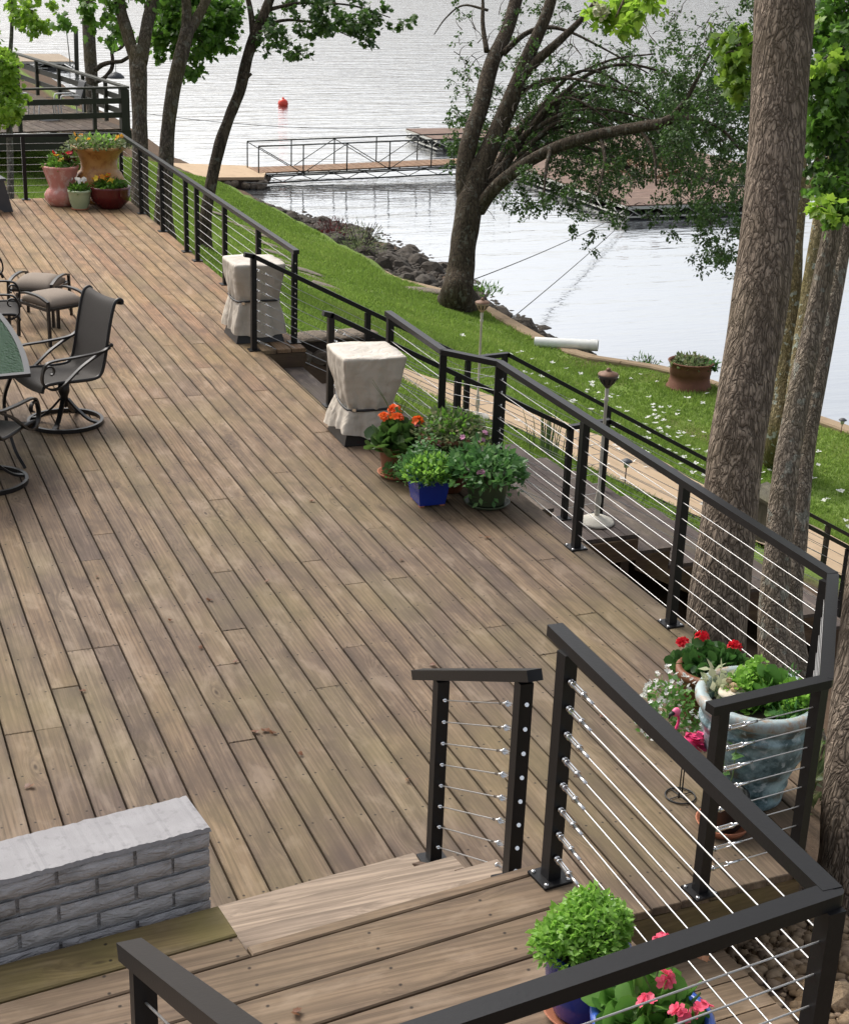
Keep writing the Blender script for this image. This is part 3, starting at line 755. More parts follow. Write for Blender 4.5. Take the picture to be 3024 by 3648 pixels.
def unit(a): return a/np.maximum(np.linalg.norm(a, axis=1, keepdims=True), 1e-9)
def leaf_arrays(C, D, size, tpl, up=(0,0,1), roll=.6, rnd=None):
    """place a leaf template at each centre C with its length along D"""
    N = len(C); D = unit(D); U = np.tile(np.array(up, float), (N, 1))+rng.normal(0, roll, (N, 3))
    S = unit(np.cross(D, U)); Nn = np.cross(S, D)
    tv, tf = tpl; size = np.broadcast_to(size, (N,))
    V = C[:,None,:]+size[:,None,None]*(tv[None,:,0:1]*S[:,None,:]+tv[None,:,1:2]*D[:,None,:]+tv[None,:,2:3]*Nn[:,None,:])
    F = tf[None]+(np.arange(N)*len(tv))[:,None,None]
    r = rng.random(N) if rnd is None else rnd
    return V.reshape(-1,3), F.reshape(-1,3), np.repeat(r, len(tv))
def merge(parts):
    V, F, A, b = [], [], [], 0
    for v, f, a in parts:
        V.append(v); F.append(f+b); A.append(a); b += len(v)
    return np.vstack(V), np.vstack(F), np.concatenate(A)
def blob_pts(c, rad, n, shell=.45):
    d = unit(rng.normal(0, 1, (n, 3))); r = rng.random(n)**shell
    return np.array(c)+d*r[:,None]*np.array(rad), d
def bush(name, c, rad, n, size, tpl, mat, parent, shell=.4, out=1.0, upb=.5, half=True, lump=.25, jit=.5):
    P, d = blob_pts((0,0,0), (1,1,1), n, shell)
    if half: P[:,2] = np.abs(P[:,2])*.95-.05*rng.random(n)
    P *= (1+lump*vnoise(P*2.2+np.array(c)*3, 5))[:,None]
    P = P*np.array(rad)+np.array(c)
    L = d*out+np.array([0,0,upb])+rng.normal(0, jit, (n, 3))
    V, F, A = leaf_arrays(P, L, size*rng.uniform(.7, 1.25, n), tpl)
    return tag(np_mesh(name, V, F, mat, parent, attr=A), kind='stuff')
def flower_head(c, r, n, mat, parent, name='flower', flat=.7, psize=None):
    """a rounded head of several five-petalled blooms"""
    parts = []
    for i in range(n):
        d = rng.normal(0, 1, 3); d[2] = abs(d[2])+.25; d /= np.linalg.norm(d)
        cc = np.array(c)+d*r*np.array([1,1,flat])*(.75 if n > 1 else 0)
        a = np.linspace(0, 2*PI, 5, endpoint=False)+rng.random()
        t1 = np.cross(d, [0,0,1.]) if abs(d[2]) < .95 else np.array([1.,0,0]); t1 /= np.linalg.norm(t1); t2 = np.cross(d, t1)
        Dv = np.cos(a)[:,None]*t1+np.sin(a)[:,None]*t2+d*.35
        ps = psize or r*.55
        parts.append(leaf_arrays(np.tile(cc, (5,1)), Dv, ps, T_PETAL, up=d, roll=.12))
    V, F, A = merge(parts)
    return np_mesh(name, V, F, mat, parent, attr=A)
def stems(pts_pairs, r, mat, parent, name='stem'):
    k = MB()
    for a, b in pts_pairs:
        a = Vector(a); b = Vector(b); mid = (a+b)/2+Vector((random.uniform(-.02,.02), random.uniform(-.02,.02), .01))
        k.tube([a, mid, b], r, 5, False)
    return tag(k.build(name, mat, parent), kind='stuff')

M['leaf_mid'] = leafmat('leaf_mid_green', (.05,.12,.02), (.12,.26,.035), (.20,.36,.05), .45)
M['leaf_dark'] = leafmat('leaf_dark_green', (.028,.066,.016), (.07,.145,.03), (.13,.215,.05))
M['leaf_bright'] = leafmat('leaf_bright_green', (.16,.30,.03), (.28,.46,.05), (.40,.56,.08), .5)
M['leaf_basil'] = leafmat('leaf_basil', (.16,.34,.045), (.27,.50,.08), (.38,.60,.14), .4)
M['leaf_mint'] = leafmat('leaf_mint', (.05,.14,.04), (.10,.235,.065), (.17,.31,.09))
M['leaf_ger'] = leafmat('leaf_geranium', (.03,.085,.02), (.06,.16,.035), (.10,.22,.05))
M['leaf_gerb'] = leafmat('leaf_geranium_bright', (.07,.18,.03), (.12,.28,.05), (.18,.36,.07))
M['leaf_grey'] = leafmat('leaf_grey_green', (.10,.14,.06), (.18,.24,.10), (.32,.25,.14))
M['leaf_variegated'] = leafmat('leaf_cream', (.40,.42,.26), (.55,.55,.38), (.24,.32,.14))
M['leaf_red'] = leafmat('leaf_dark_red', (.05,.008,.012), (.12,.015,.02), (.16,.03,.03))
M['stem'] = plain('plant_stem', (.10,.16,.05), .6)
M['soil'] = plain('potting_soil', (.035,.024,.017), .95, var=.5, scale=60, bump=.6)
def petal(name, c1, c2): return leafmat(name, c1, c2, None, .3, .5, .3)
M['f_orange'] = petal('petal_orange', (.85,.10,.015), (.95,.18,.03))
M['f_red'] = petal('petal_red', (.55,.006,.015), (.75,.012,.03))
M['f_pink'] = petal('petal_pink', (.85,.08,.17), (.95,.18,.28))
M['f_lilac'] = petal('petal_lilac', (.70,.30,.50), (.85,.50,.62))
M['f_white'] = petal('petal_white', (.78,.78,.74), (.9,.9,.86))
M['f_yellow'] = petal('petal_yellow', (.85,.55,.03), (.95,.75,.10))
M['f_amber'] = petal('petal_amber', (.85,.30,.02), (.90,.42,.05))

def glaze(name, c1, c2, rough=.18, spot=None, sc=6, bump=.15):
    t = NT(name); P = t.pos(); c = t.mix(t.noise(P, sc, 4), c1, c2)
    if spot: c = t.mix(t.math('MULTIPLY', t.ramp(t.noise(t.mapv(P, (1,1,.8)), sc*1.6, 5, .65), [(.48, 0), (.62, 1)]), .9), c, spot)
    t.bsdf(c, rough, t.bump(t.noise(P, sc*5, 3), bump, .006), 0, .5); return t.m
def urn_glaze():
    t = NT('blue_grey_urn_glaze'); P = t.pos(); n1 = t.noise(P, 9, 5, .65); n2 = t.noise(t.mapv(P, (1, 1, 2.2)), 5, 4, .6)
    c = t.mix(t.ramp(n1, [(.40, 0), (.62, 1)]), (.06,.115,.13), (.34,.48,.52))
    c = t.mix(t.math('MULTIPLY', t.ramp(n2, [(.56, 0), (.68, 1)]), .7), c, (.13,.085,.04))
    c = t.mix(t.math('MULTIPLY', t.ramp(t.noise(P, 22, 4), [(.56, 0), (.66, 1)]), .8), c, (.50,.58,.61))
    t.bsdf(c, .35, t.bump(n1, .5, .012), 0, .5); return t.m
M['terra'] = glaze('terracotta', (.30,.10,.05), (.42,.16,.08), .75)
M['terra_dark'] = glaze('dark_terracotta', (.14,.05,.025), (.22,.085,.04), .6)
M['blue'] = glaze('cobalt_glaze', (.008,.02,.20), (.02,.05,.34), .16)
M['blue2'] = glaze('bright_blue_glaze', (.02,.06,.30), (.05,.12,.45), .14, (.09,.14,.34))
M['greenpot'] = glaze('olive_green_plastic', (.045,.06,.03), (.06,.08,.04), .45)
M['celadon'] = glaze('celadon_glaze', (.30,.37,.22), (.38,.44,.28), .25)
M['oxblood'] = glaze('oxblood_glaze', (.06,.006,.008), (.12,.012,.014), .12)
M['pinkpot'] = glaze('washed_red_clay', (.45,.13,.10), (.60,.30,.25), .75, (.62,.42,.37))
M['honey'] = glaze('honey_glaze', (.36,.17,.045), (.50,.27,.09), .35, (.28,.11,.03))
M['urn'] = urn_glaze()
M['urn_rim'] = glaze('worn_urn_rim', (.20,.27,.28), (.42,.48,.48), .4, (.32,.20,.11), 9, .4)
M['blackplastic'] = plain('black_plastic', (.012,.012,.013), .4)

def pot_from(prof, name, mat, parent, n=36, wob=None, inner=.88):
    """closed lathe: outside up, over the lip, and down inside to the soil line"""
    rt, zt = prof[-1]
    p2 = [(0.0, prof[0][1]+.002)]+list(prof)+[(rt*inner, zt), (rt*inner*.97, zt-.06)]
    return MB().lathe(p2, n, (0,0,0), True, wob).build(name, mat, parent)
def soil_disc(r, z, parent): return MB().lathe([(0, z+.015), (r*.5, z+.012), (r*.985, z)], 20).build('soil', M['soil'], parent)
def saucer(r, mat, parent, h=.035): return MB().lathe([(0, .004), (r*.82, .004), (r, h), (r*.94, h), (r*.80, .016), (0, .016)], 32).build('saucer', mat, parent)

# ------------------------------------------------------------------ block wall
def block_mat():
    t = NT('painted_grey_block'); P = t.pos()
    c = t.mix(t.noise(P, 8, 4), (.38,.365,.365), (.49,.475,.475)); rg = t.noise(t.mapv(P, (12, 12, 38)), 1.3, 4, .6, .8)
    c = t.mix(t.math('MULTIPLY', t.ramp(t.noise(P, 7, 5, .65), [(.48, 0), (.68, 1)]), .55), c, (.15,.145,.14))
    t.bsdf(c, .7, t.bump(rg, .9, .022), 0, .3); return t.m
M['block'] = block_mat()
M['cap'] = concrete('pale_concrete_cap', (.23,.222,.225), (.36,.35,.355), 9)
bw = empty('block_wall', (1.003, 4.150, 0), R(7.2), 'low grey painted block wall with brick-faced front and pale concrete top', 'wall')
MB().box((-1.0, .110, .50), (2.0, .19, .975)).build('wall_core', M['block'], bw)
k = MB(); nseg = 160; vs = []
for i in range(nseg+1):
    x = -2.0*i/nseg
    j1, j2 = [.0022*random.uniform(-1, 1)+.002*math.sin(i*.37+q_)*math.sin(i*.13) for q_ in (0, 2)]; h = 1.0+.002*random.uniform(-1, 1)
    vs += [(x+(.006*random.uniform(-1,1)), -.004+j1*.6, .985), (x, .0+j1, h), (x, .213+j2, h), (x, .216+j2*.6, .985)]
fs = [(4*i+j, 4*i+j+1, 4*i+j+5, 4*i+j+4) for i in range(nseg) for j in range(3)]+[(0,1,2,3)[::-1]]
k.add(vs, fs).build('cap', M['cap'], bw)
ch = .0655
for c in range(5):
    zb = .985-(c+1)*ch+.03*(c == -1); L = .252; x = -.0-(.126 if c % 2 else 0)
    if c % 2: spans = [(-.126+.004, 0)]
    else: spans = []
    while x > -2: spans.append((x-L+.006, x-.006 if x < -.001 else 0)); x -= L
    for a, b in spans:
        w, hh = b-a, ch-.011; n1, n2 = max(3, int(w/.03)), 4; vs = []
        for jz in range(n2+1):
            for ix in range(n1+1):
                e = 1 if (jz in (0, n2) or ix in (0, n1)) else 0
                vs.append((a+w*ix/n1-(a+b)/2, (0 if e else -.010)+random.uniform(-.0025, .0025), hh*jz/n2+(0 if e else random.uniform(-.002,.002))))
        fs = [(jz*(n1+1)+ix, jz*(n1+1)+ix+1, (jz+1)*(n1+1)+ix+1, (jz+1)*(n1+1)+ix) for jz in range(n2) for ix in range(n1)]
        MB().add(vs, fs, True).build('brick', M['block'], bw, ((a+b)/2, .004, zb+.006))

# ------------------------------------------------------------------ covered grills
def covered(loc, rz, H, bw_, ww, tw, strap_z, label, seed, hang=0.0, tilt=0.0, skew=0.0):
    t = empty('covered_grill', loc, rz, label, 'grill cover', 'covered grills at the deck edge')
    NZ, NA = 44, 96; V = []
    rs = np.random.default_rng(seed)
    for j in range(NZ+1):
        f = j/NZ
        for i in range(NA):
            a = 2*PI*i/NA; ca, sa = math.cos(a), math.sin(a)
            sq = 1/max(abs(ca), abs(sa)); sq = min(sq, 1.385)      # rounded square
            z = .09+(H-.09)*f
            b_edge = -.03*math.cos(a*2+seed)+hang*max(0, math.cos(a-R(-60)))
            z += b_edge*max(0, 1-f*2.4)
            zt = strap_z+tilt*sa
            if z < zt:
                u = max(0, min(1, (zt-z)/(zt-.05))); rad = ww+(bw_-ww)*(u**.75)
                pl = (.010*math.sin(a*11+seed)+.007*math.sin(a*19+2*seed+z*6)+.010*math.sin(a*5+seed))*min(1, .45+u)
                corner = .62+.38*min(1, u*1.5)
            else:
                u = max(0, min(1, (z-zt)/(H-zt))); rad = ww+(tw-ww)*(u**.8)
                pl = (.009*math.sin(a*13+seed)+.007*math.sin(a*7+z*16))*(1-u)**.9+.003*math.sin(a*9+z*30)*(1-u)
                corner = .55+.45*min(1, u*1.7)
            q = rad*(1+(sq-1)*corner)+pl
            V.append((q*ca+skew*(z-.1)*.0, q*sa, z))
    base = len(V)
    for rr in (.97, .75, .45, .18):
        for i in range(NA):
            a = 2*PI*i/NA; ca, sa = math.cos(a), math.sin(a); sq = min(1/max(abs(ca), abs(sa)), 1.385)
            q = tw*sq*rr; V.append((q*ca, q*sa, H+.012-.018*(1-rr)+.006*math.sin(a*3+rr*9)))
    V.append((0, 0, H-.012))
    F = [(j*NA+i, j*NA+(i+1) % NA, (j+1)*NA+(i+1) % NA, (j+1)*NA+i) for j in range(NZ) for i in range(NA)]
    rows = [NZ*NA]+[base+k*NA for k in range(4)]
    for r0, r1 in zip(rows[:-1], rows[1:]): F += [(r0+i, r0+(i+1) % NA, r1+(i+1) % NA, r1+i) for i in range(NA)]
    V = np.array(V); V[:,:2] += .008*np.stack([vnoise(V*np.array([11,11,6])+seed, 1), vnoise(V*np.array([11,11,6])+seed, 2)], 1)+.004*np.stack([vnoise(V*24+seed, 3), vnoise(V*24+seed, 4)], 1)
    F4 = F; k = MB(); k.add(V.tolist(), F4, True); last = rows[-1]
    k.add([], []); 
    for i in range(NA): k.f.append((last+i, last+(i+1) % NA, len(V)-1)); k.sm.append(True)
    cv = k.build('cover', M['cover'], t)
    pts = []
    for i in range(65):
        a = 2*PI*i/64; ca, sa = math.cos(a), math.sin(a); sq = min(1/max(abs(ca), abs(sa)), 1.30)
        q = ww*(1+(sq-1)*.62)+.012; pts.append((q*ca, q*sa, strap_z+tilt*sa+.006*math.sin(3*a)))
    MB().tube(pts, .010, 6, False).build('strap', M['blackplastic'], t)
    a = R(235); q = ww*1.18+.03
    MB().box((q*math.cos(a), q*math.sin(a), strap_z-.01), (.03, .03, .022), a).build('buckle', M['bolt'], t)
    MB().add([(x*.9*(1-.1*(z > .04)), y*.9*(1-.1*(z > .04)), z) for z in (.004, .085) for x, y in ((-bw_,-bw_),(bw_,-bw_),(bw_,bw_),(-bw_,bw_))], [(3,2,1,0),(4,5,6,7),(0,1,5,4),(1,2,6,5),(2,3,7,6),(3,0,4,7)]).build('grill_base', M['blackplastic'], t)
    MB().lathe([(0,.07),(.16,.07),(.15,H*.6),(0,H*.6)], 16).build('grill_body', M['blackplastic'], t)
    return t
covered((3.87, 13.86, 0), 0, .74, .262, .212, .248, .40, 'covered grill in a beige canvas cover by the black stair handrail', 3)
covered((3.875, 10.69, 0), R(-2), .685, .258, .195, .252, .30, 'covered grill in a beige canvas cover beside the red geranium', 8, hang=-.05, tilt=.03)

# ------------------------------------------------------------------ pots: far corner
def pot_thing(name, loc, label, rz=0, s=1.0, group=None):
    t = empty(name, loc, rz, label, 'potted plant', group); t.scale = (s, s, s); return t
def ribs(n, amp): return lambda t, z: amp*(abs(math.cos(n*t/2))-.5)
t = pot_thing('potted_plant', (3.80, 21.50, 0), 'tall honey-brown urn with spreading pale green plant', 0, 1.2)
pot_from([(.14,0),(.17,.02),(.13,.06),(.13,.09),(.20,.13),(.265,.20),(.28,.27),(.255,.345),(.215,.38),(.205,.42),(.215,.50),(.245,.57),(.30,.62),(.315,.64),(.31,.66)], 'pot', M['honey'], t, 48, lambda a, z: .02*abs(math.cos(a*4)) if .12 < z < .34 else 0)
soil_disc(.27, .62, t)
bush('foliage', (0,0,.63), (.36,.36,.14), 900, .055, T_OVAL, M['leaf_grey'], t)
bush('foliage', (.02,0,.65), (.22,.22,.13), 350, .05, T_OVAL, M['leaf_basil'], t)
for i in range(7):
    a = rng.random()*6.28; flower_head((.27*math.cos(a), .27*math.sin(a), .73+.05*rng.random()), .02, 1, M['f_amber'], t, psize=.03)
t = pot_thing('potted_plant', (3.26, 21.42, 0), 'fluted reddish-pink clay urn with orange pansies')
pot_from([(.16,0),(.18,.02),(.225,.08),(.235,.15),(.20,.21),(.165,.235),(.165,.26),(.185,.33),(.215,.42),(.238,.50),(.25,.52),(.245,.54)], 'pot', M['pinkpot'], t, 60, lambda a, z: .035*(abs(math.cos(a*6))-.5))
soil_disc(.21, .50, t)
bush('foliage', (0,0,.50), (.20,.20,.20), 260, .08, T_OVAL, M['leaf_mid'], t)
bush('foliage', (.08,0,.60), (.10,.08,.13), 60, .07, T_OVAL, M['leaf_red'], t)
for q, mt in (((-.06,-.1,.68),'f_amber'), ((.0,-.13,.62),'f_yellow'), ((-.10,-.06,.70),'f_red'), ((.12,-.05,.70),'f_red')): flower_head(q, .035, 1, M[mt], t, psize=.055)
t = pot_thing('potted_plant', (3.44, 21.05, 0), 'small pale green glazed pot with white flowers')
pot_from([(.10,0),(.105,.02),(.135,.10),(.15,.19),(.155,.23),(.162,.24),(.162,.26),(.152,.265)], 'pot', M['celadon'], t)
MB().lathe([(0,.003),(.115,.003),(.118,.018),(.10,.018)], 28).build('saucer', M['terra'], t)
soil_disc(.14, .24, t)
bush('foliage', (0,0,.24), (.13,.13,.13), 150, .07, T_OVAL, M['leaf_mid'], t)
for i in range(6):
    a = rng.random()*6.28; flower_head((.07*math.cos(a), .07*math.sin(a), .36+.04*rng.random()), .03, 2, M['f_white'], t, psize=.035)
t = pot_thing('potted_plant', (3.86, 21.08, 0), 'wide dark oxblood glazed bowl with orange and yellow pansies')
pot_from([(.15,0),(.17,.02),(.25,.10),(.28,.19),(.282,.26),(.288,.275),(.288,.295),(.275,.30)], 'pot', M['oxblood'], t, 48)
soil_disc(.25, .27, t)
bush('foliage', (0,0,.27), (.24,.24,.13), 420, .065, T_OVAL, M['leaf_mid'], t)
for i, mt in enumerate(['f_yellow','f_amber','f_orange','f_yellow','f_amber','f_yellow','f_orange','f_amber','f_orange','f_yellow','f_amber']):
    a = rng.random()*6.28; r = .06+.16*rng.random(); flower_head((r*math.cos(a), r*math.sin(a)-.04, .38+.05*rng.random()), .03, 1, M[mt], t, psize=.05)

# ------------------------------------------------------------------ pots: beside the second grill
t = pot_thing('potted_plant', (3.80, 9.75, 0), 'terracotta pot with tall orange-red geranium beside the grill')
pot_from([(.105,.018),(.112,.03),(.13,.14),(.142,.215),(.152,.22),(.152,.25),(.145,.255)], 'pot', M['terra_dark'], t)
saucer(.15, M['terra'], t); soil_disc(.13, .225, t)
bush('foliage', (0,0,.21), (.20,.20,.18), 220, .085, T_ROUND, M['leaf_dark'], t, upb=.9)
bush('foliage', (-.06,-.15,.06), (.10,.09,.14), 160, .035, T_OVAL, M['leaf_mint'], t)
fl = [(-.10,.04,.44),(-.03,-.03,.45),(.0,.10,.47),(.12,-.06,.42)]
for q in fl: flower_head(q, .042, 7, M['f_orange'], t, psize=.034)
stems([((q[0]*.3, q[1]*.3, .23), q) for q in fl], .004, M['stem'], t)
gp = []
for i in range(7):
    a = random.uniform(0, 6.28); gp.append(spline([(-.02,.06,.22), (.06*math.cos(a), .06+.06*math.sin(a), .5), (.2*math.cos(a), .06+.18*math.sin(a), .78-.1*random.random())], 5))
kk = MB()
for q in gp[:5]: kk.tube(q, np.linspace(.004, .0012, len(q)), 5, False)
kk.build('grass_blade', M['stem'], t)
t = pot_thing('potted_plant', (4.15, 9.60, 0), 'broad terracotta planter overflowing with small-leaved trailing plant')
pot_from([(.15,0),(.16,.02),(.20,.24),(.22,.31),(.238,.315),(.238,.35),(.23,.355)], 'pot', M['terra_dark'], t, 40)
soil_disc(.21, .33, t)
bush('foliage', (0,0,.32), (.28,.27,.17), 1500, .045, T_OVAL, M['leaf_grey'], t, upb=.3)
bush('foliage', (0,0,.36), (.22,.22,.14), 500, .045, T_OVAL, M['leaf_mid'], t, upb=.5)
trail = []
for i in range(16):
    a = random.uniform(PI*.85, PI*2.1); r = .25
    for s in np.linspace(0, 1, 14): trail.append((math.cos(a)*(r+.03*math.sin(s*3)), math.sin(a)*(r+.03*math.sin(s*3)), .35-s*random.uniform(.05, .24)))
trail = np.array(trail)+rng.normal(0, .012, (len(trail), 3))
V, F, A = leaf_arrays(trail, rng.normal(0, 1, trail.shape), .045*rng.uniform(.6, 1.2, len(trail)), T_OVAL); np_mesh('trailing_foliage', V, F, M['leaf_grey'], t, attr=A)
for i in range(9):
    a = random.uniform(PI*.9, PI*2); flower_head((.26*math.cos(a), .26*math.sin(a), .30+.12*random.random()), .02, 3, M['f_lilac'], t, psize=.022)
t = pot_thing('potted_plant', (3.81, 9.18, 0), 'square cobalt-blue pot full of light green herbs', R(-2))
k = MB(); prof = [(.093,.012),(.115,.17),(.122,.185),(.122,.20),(.108,.20),(.10,.15)]
vs = [(sx*r, sy*r*1.05, z) for r, z in prof for sx, sy in ((-1,-1),(1,-1),(1,1),(-1,1))]
fs = [(4*j+i, 4*j+(i+1) % 4, 4*j+4+(i+1) % 4, 4*j+4+i) for j in range(len(prof)-1) for i in range(4)]+[(3,2,1,0), (20,21,22,23)]
k.add(vs, fs).build('pot', M['blue'], t)
for sx in (-1, 1):
    for sy in (-1, 1): MB().box((sx*.075, sy*.08, .007), (.035, .035, .012)).build('foot', M['terra'], t)
bush('foliage', (-.01,.0,.18), (.21,.23,.22), 1300, .042, T_OVAL, M['leaf_mint'], t, upb=.9, lump=.4)
bush('foliage', (-.03,-.08,.22), (.17,.16,.17), 500, .045, T_OVAL, M['leaf_basil'], t, upb=1.0)
kk = []
for i in range(12):
    a = random.uniform(0, 6.28); r = random.uniform(.03, .15); h = random.uniform(.36, .52)
    for z in np.linspace(.25, h, 12): kk.append((r*math.cos(a)+.02*random.random(), r*math.sin(a)+.06, z))
kk = np.array(kk); V, F, A = leaf_arrays(kk, rng.normal(0, 1, kk.shape)*np.array([1,1,.3]), .038, T_OVAL); np_mesh('upright_foliage', V, F, M['leaf_mint'], t, attr=A)
t = pot_thing('potted_plant', (4.19, 9.02, 0), 'round olive-green pot with spilling mint and one lilac flower')
pot_from([(.12,.02),(.125,.03),(.155,.20),(.168,.26),(.175,.265),(.175,.285),(.165,.29)], 'pot', M['greenpot'], t)
saucer(.165, M['greenpot'], t, .03); soil_disc(.15, .25, t)
bush('foliage', (-.03,0,.22), (.31,.29,.23), 950, .062, T_OVAL, M['leaf_mint'], t, upb=.35, lump=.4)
tr = []
for i in range(15):
    a = random.uniform(-PI*.9, PI*.15); r = random.uniform(.17, .20)
    for s in np.linspace(0, 1, 9): tr.append((math.cos(a)*(r+.06*math.sin(s*3)), math.sin(a)*(r+.06*math.sin(s*3)), .30-s*random.choice([.08,.12,.22])))
tr = np.array(tr); V, F, A = leaf_arrays(tr, rng.normal(0, .7, tr.shape)+np.array([0,-.4,-.5]), .055, T_OVAL); np_mesh('trailing_foliage', V, F, M['leaf_mint'], t, attr=A)
flower_head((-.13,-.17,.30), .03, 8, M['f_lilac'], t, psize=.022)
t = pot_thing('potted_plant', (4.05, 9.37, 0), 'small dark clay pot hidden between the herb pots')
pot_from([(.09,0),(.10,.02),(.125,.17),(.135,.175),(.135,.20),(.125,.205)], 'pot', M['terra_dark'], t); soil_disc(.11, .18, t)
bush('foliage', (0,0,.17), (.17,.16,.16), 380, .05, T_OVAL, M['leaf_mint'], t)

# ------------------------------------------------------------------ pots: near corner
t = pot_thing('potted_plant', (3.805, 5.13, 0), 'large weathered blue-grey urn with garlands and mixed green plants', 0, 1.06)
def urn_w(a, z):
    s = 0
    if .17 < z < .34: s += .035*math.exp(-((z-(.20+.10*abs(math.cos(a*2.5))))/.03)**2)*(1+.5*math.sin(a*40))
    return s
pot_from([(.135,0),(.15,.015),(.155,.05),(.148,.07),(.16,.085),(.168,.10),(.16,.112),(.185,.18),(.21,.26),(.225,.33),(.232,.36),(.245,.372),(.247,.392),(.235,.405),(.242,.42),(.252,.44),(.262,.47)], 'pot', M['urn'], t, 120, urn_w, .80)
rp_ = [(.262,.455),(.272,.47),(.274,.49),(.266,.508),(.245,.513),(.225,.505),(.215,.47),(.213,.42)]
MB().lathe(rp_, 72).build('rim', M['urn_rim'], t)
soil_disc(.213, .425, t)
for (x, y, r, n) in ((-.05,.06,.085,420),(.07,.13,.095,520),(.13,-.10,.095,520)): bush('lettuce_clump', (x, y, .44), (r, r, r*1.5), n*2, .022, T_ROUND, M['leaf_basil'], t, upb=.6)
bush('foliage', (.06,.02,.43), (.11,.10,.13), 130, .06, T_ROUND, M['leaf_gerb'], t, upb=.8)
bush('foliage', (.05,-.15,.43), (.08,.05,.09), 70, .055, T_OVAL, M['leaf_mint'], t, upb=.6)
bush('foliage', (.17,.04,.44), (.05,.05,.16), 130, .04, T_NARROW, M['leaf_mint'], t, upb=1.2)
bush('variegated_sprig', (-.12,.15,.46), (.06,.06,.12), 60, .055, T_OVAL, M['leaf_variegated'], t, upb=.4)
t = empty('frog_ornament', (3.70, 5.185, .46), R(20), 'cream stone toadstool with small frog in the blue urn', 'ornament')
M['cream'] = concrete('cream_stone', (.55,.48,.36), (.68,.62,.50), 20)
M['tanstone'] = concrete('tan_stone', (.35,.25,.14), (.45,.34,.20), 20)
MB().lathe([(0,-.02),(.04,-.02),(.045,.02),(.036,.06),(0,.06)], 16).build('stalk', M['tanstone'], t)
MB().lathe([(0,.055),(.055,.056),(.070,.066),(.066,.078),(.035,.088),(0,.09)], 28).build('cap', M['cream'], t)
k = MB()
def ell(k, c, r, n=10):
    pr_ = [(math.sin(a)*1, -math.cos(a)) for a in np.linspace(.02, PI-.02, 7)]
    vs = []; 
    for rr, zz in pr_:
        for i in range(n): vs.append((c[0]+r[0]*rr*math.cos(2*PI*i/n), c[1]+r[1]*rr*math.sin(2*PI*i/n), c[2]+r[2]*zz))
    k.add(vs, [(j*n+i, j*n+(i+1) % n, (j+1)*n+(i+1) % n, (j+1)*n+i) for j in range(6) for i in range(n)], True)
ell(k, (0,0,.105), (.016,.028,.018)); ell(k, (0,.030,.122), (.014,.016,.012)); ell(k, (-.02,-.014,.098), (.009,.017,.01)); ell(k, (.02,-.014,.098), (.009,.017,.01)); ell(k, (-.008,.034,.132), (.005,.005,.005)); ell(k, (.008,.034,.132), (.005,.005,.005)); ell(k, (-.016,.026,.097), (.005,.012,.006)); ell(k, (.016,.026,.097), (.005,.012,.006))
k.build('frog', M['tanstone'], t)
t = pot_thing('potted_plant', (4.02, 5.86, 0), 'dark pot with red geranium and trailing white blossoms behind the urn')
pot_from([(.11,0),(.12,.02),(.16,.24),(.17,.25),(.17,.28),(.16,.285)], 'pot', M['terra_dark'], t); soil_disc(.15, .25, t)
bush('foliage', (.05,.05,.20), (.19,.17,.17), 360, .055, T_ROUND, M['leaf_ger'], t, upb=.7, lump=.45)
for q in ((-.10,.12,.38),(.0,.10,.41),(.15,.02,.37)): flower_head(q, .034, 9, M['f_red'], t, psize=.024)
bush('foliage', (-.27,-.10,.02), (.15,.17,.34), 520, .034, T_OVAL, M['leaf_gerb'], t, upb=.1, shell=.3)
for i in range(130):
    a = random.uniform(PI*.6, PI*1.9); z = random.uniform(.0, 1); r = math.sqrt(max(0, 1-z*z))
    flower_head((-.27+.16*r*math.cos(a), -.10+.18*r*math.sin(a), .03+.345*z), .008, 1, M['f_white'], t, name='blossom', psize=.014)
t = empty('flamingo_ornament', (3.50, 5.22, 0), R(10), 'pink metal flamingo on a black wheeled stand beside the urn', 'ornament')
M['flam'] = plain('pink_enamel', (.80,.06,.20), .35); M['flam2'] = plain('pale_pink_enamel', (.85,.16,.30), .35)
M['iron'] = plain('black_iron', (.012,.011,.010), .55)
P_, d_ = blob_pts((.02,0,.285), (.075,.045,.04), 70, .2)
V, F, A = leaf_arrays(P_, np.tile([.9,0,-.45], (70,1))+d_*.3, .05, T_PETAL, up=(0,0,1), roll=.4); np_mesh('body_feathers', V, F, M['flam'], t, attr=A)
k = MB(); ell(k, (.015,0,.28), (.07,.038,.035), 14); k.build('body', M['flam'], t)
nk = spline([(-.04,0,.29), (-.085,0,.32), (-.075,0,.37), (-.06,0,.42), (-.075,0,.46)], 6)
MB().tube(nk, .0065, 8).build('neck', M['flam'], t)
k = MB(); ell(k, (-.082,0,.468), (.024,.017,.022), 12); k.build('head', M['flam2'], t)
MB().tube([(-.098,0,.468), (-.118,0,.462), (-.122,0,.445)], [.012,.009,.003], 8).build('beak', M['iron'], t)
for s in (-1, 1): MB().tube([(.01+s*.012, s*.012, .26), (.0+s*.02, s*.012, .16), (.0+s*.02, s*.012, .055)], .0035, 6).build('leg', M['iron'], t)
wpts = [(.07*math.cos(a), .07*math.sin(a), .006) for a in np.linspace(0, 2*PI, 33)]
k = MB(); k.tube(wpts, .004, 6, False); k.tube([(-.07,0,.006),(.07,0,.006)], .003, 5); k.tube([(0,-.07,.006),(0,.07,.006)], .003, 5); k.tube([(.02,.012,.006),(.02,.012,.06)], .004, 5); k.tube([(-.02,-.012,.006),(-.02,-.012,.06)], .004, 5)
k.build('stand', M['iron'], t)
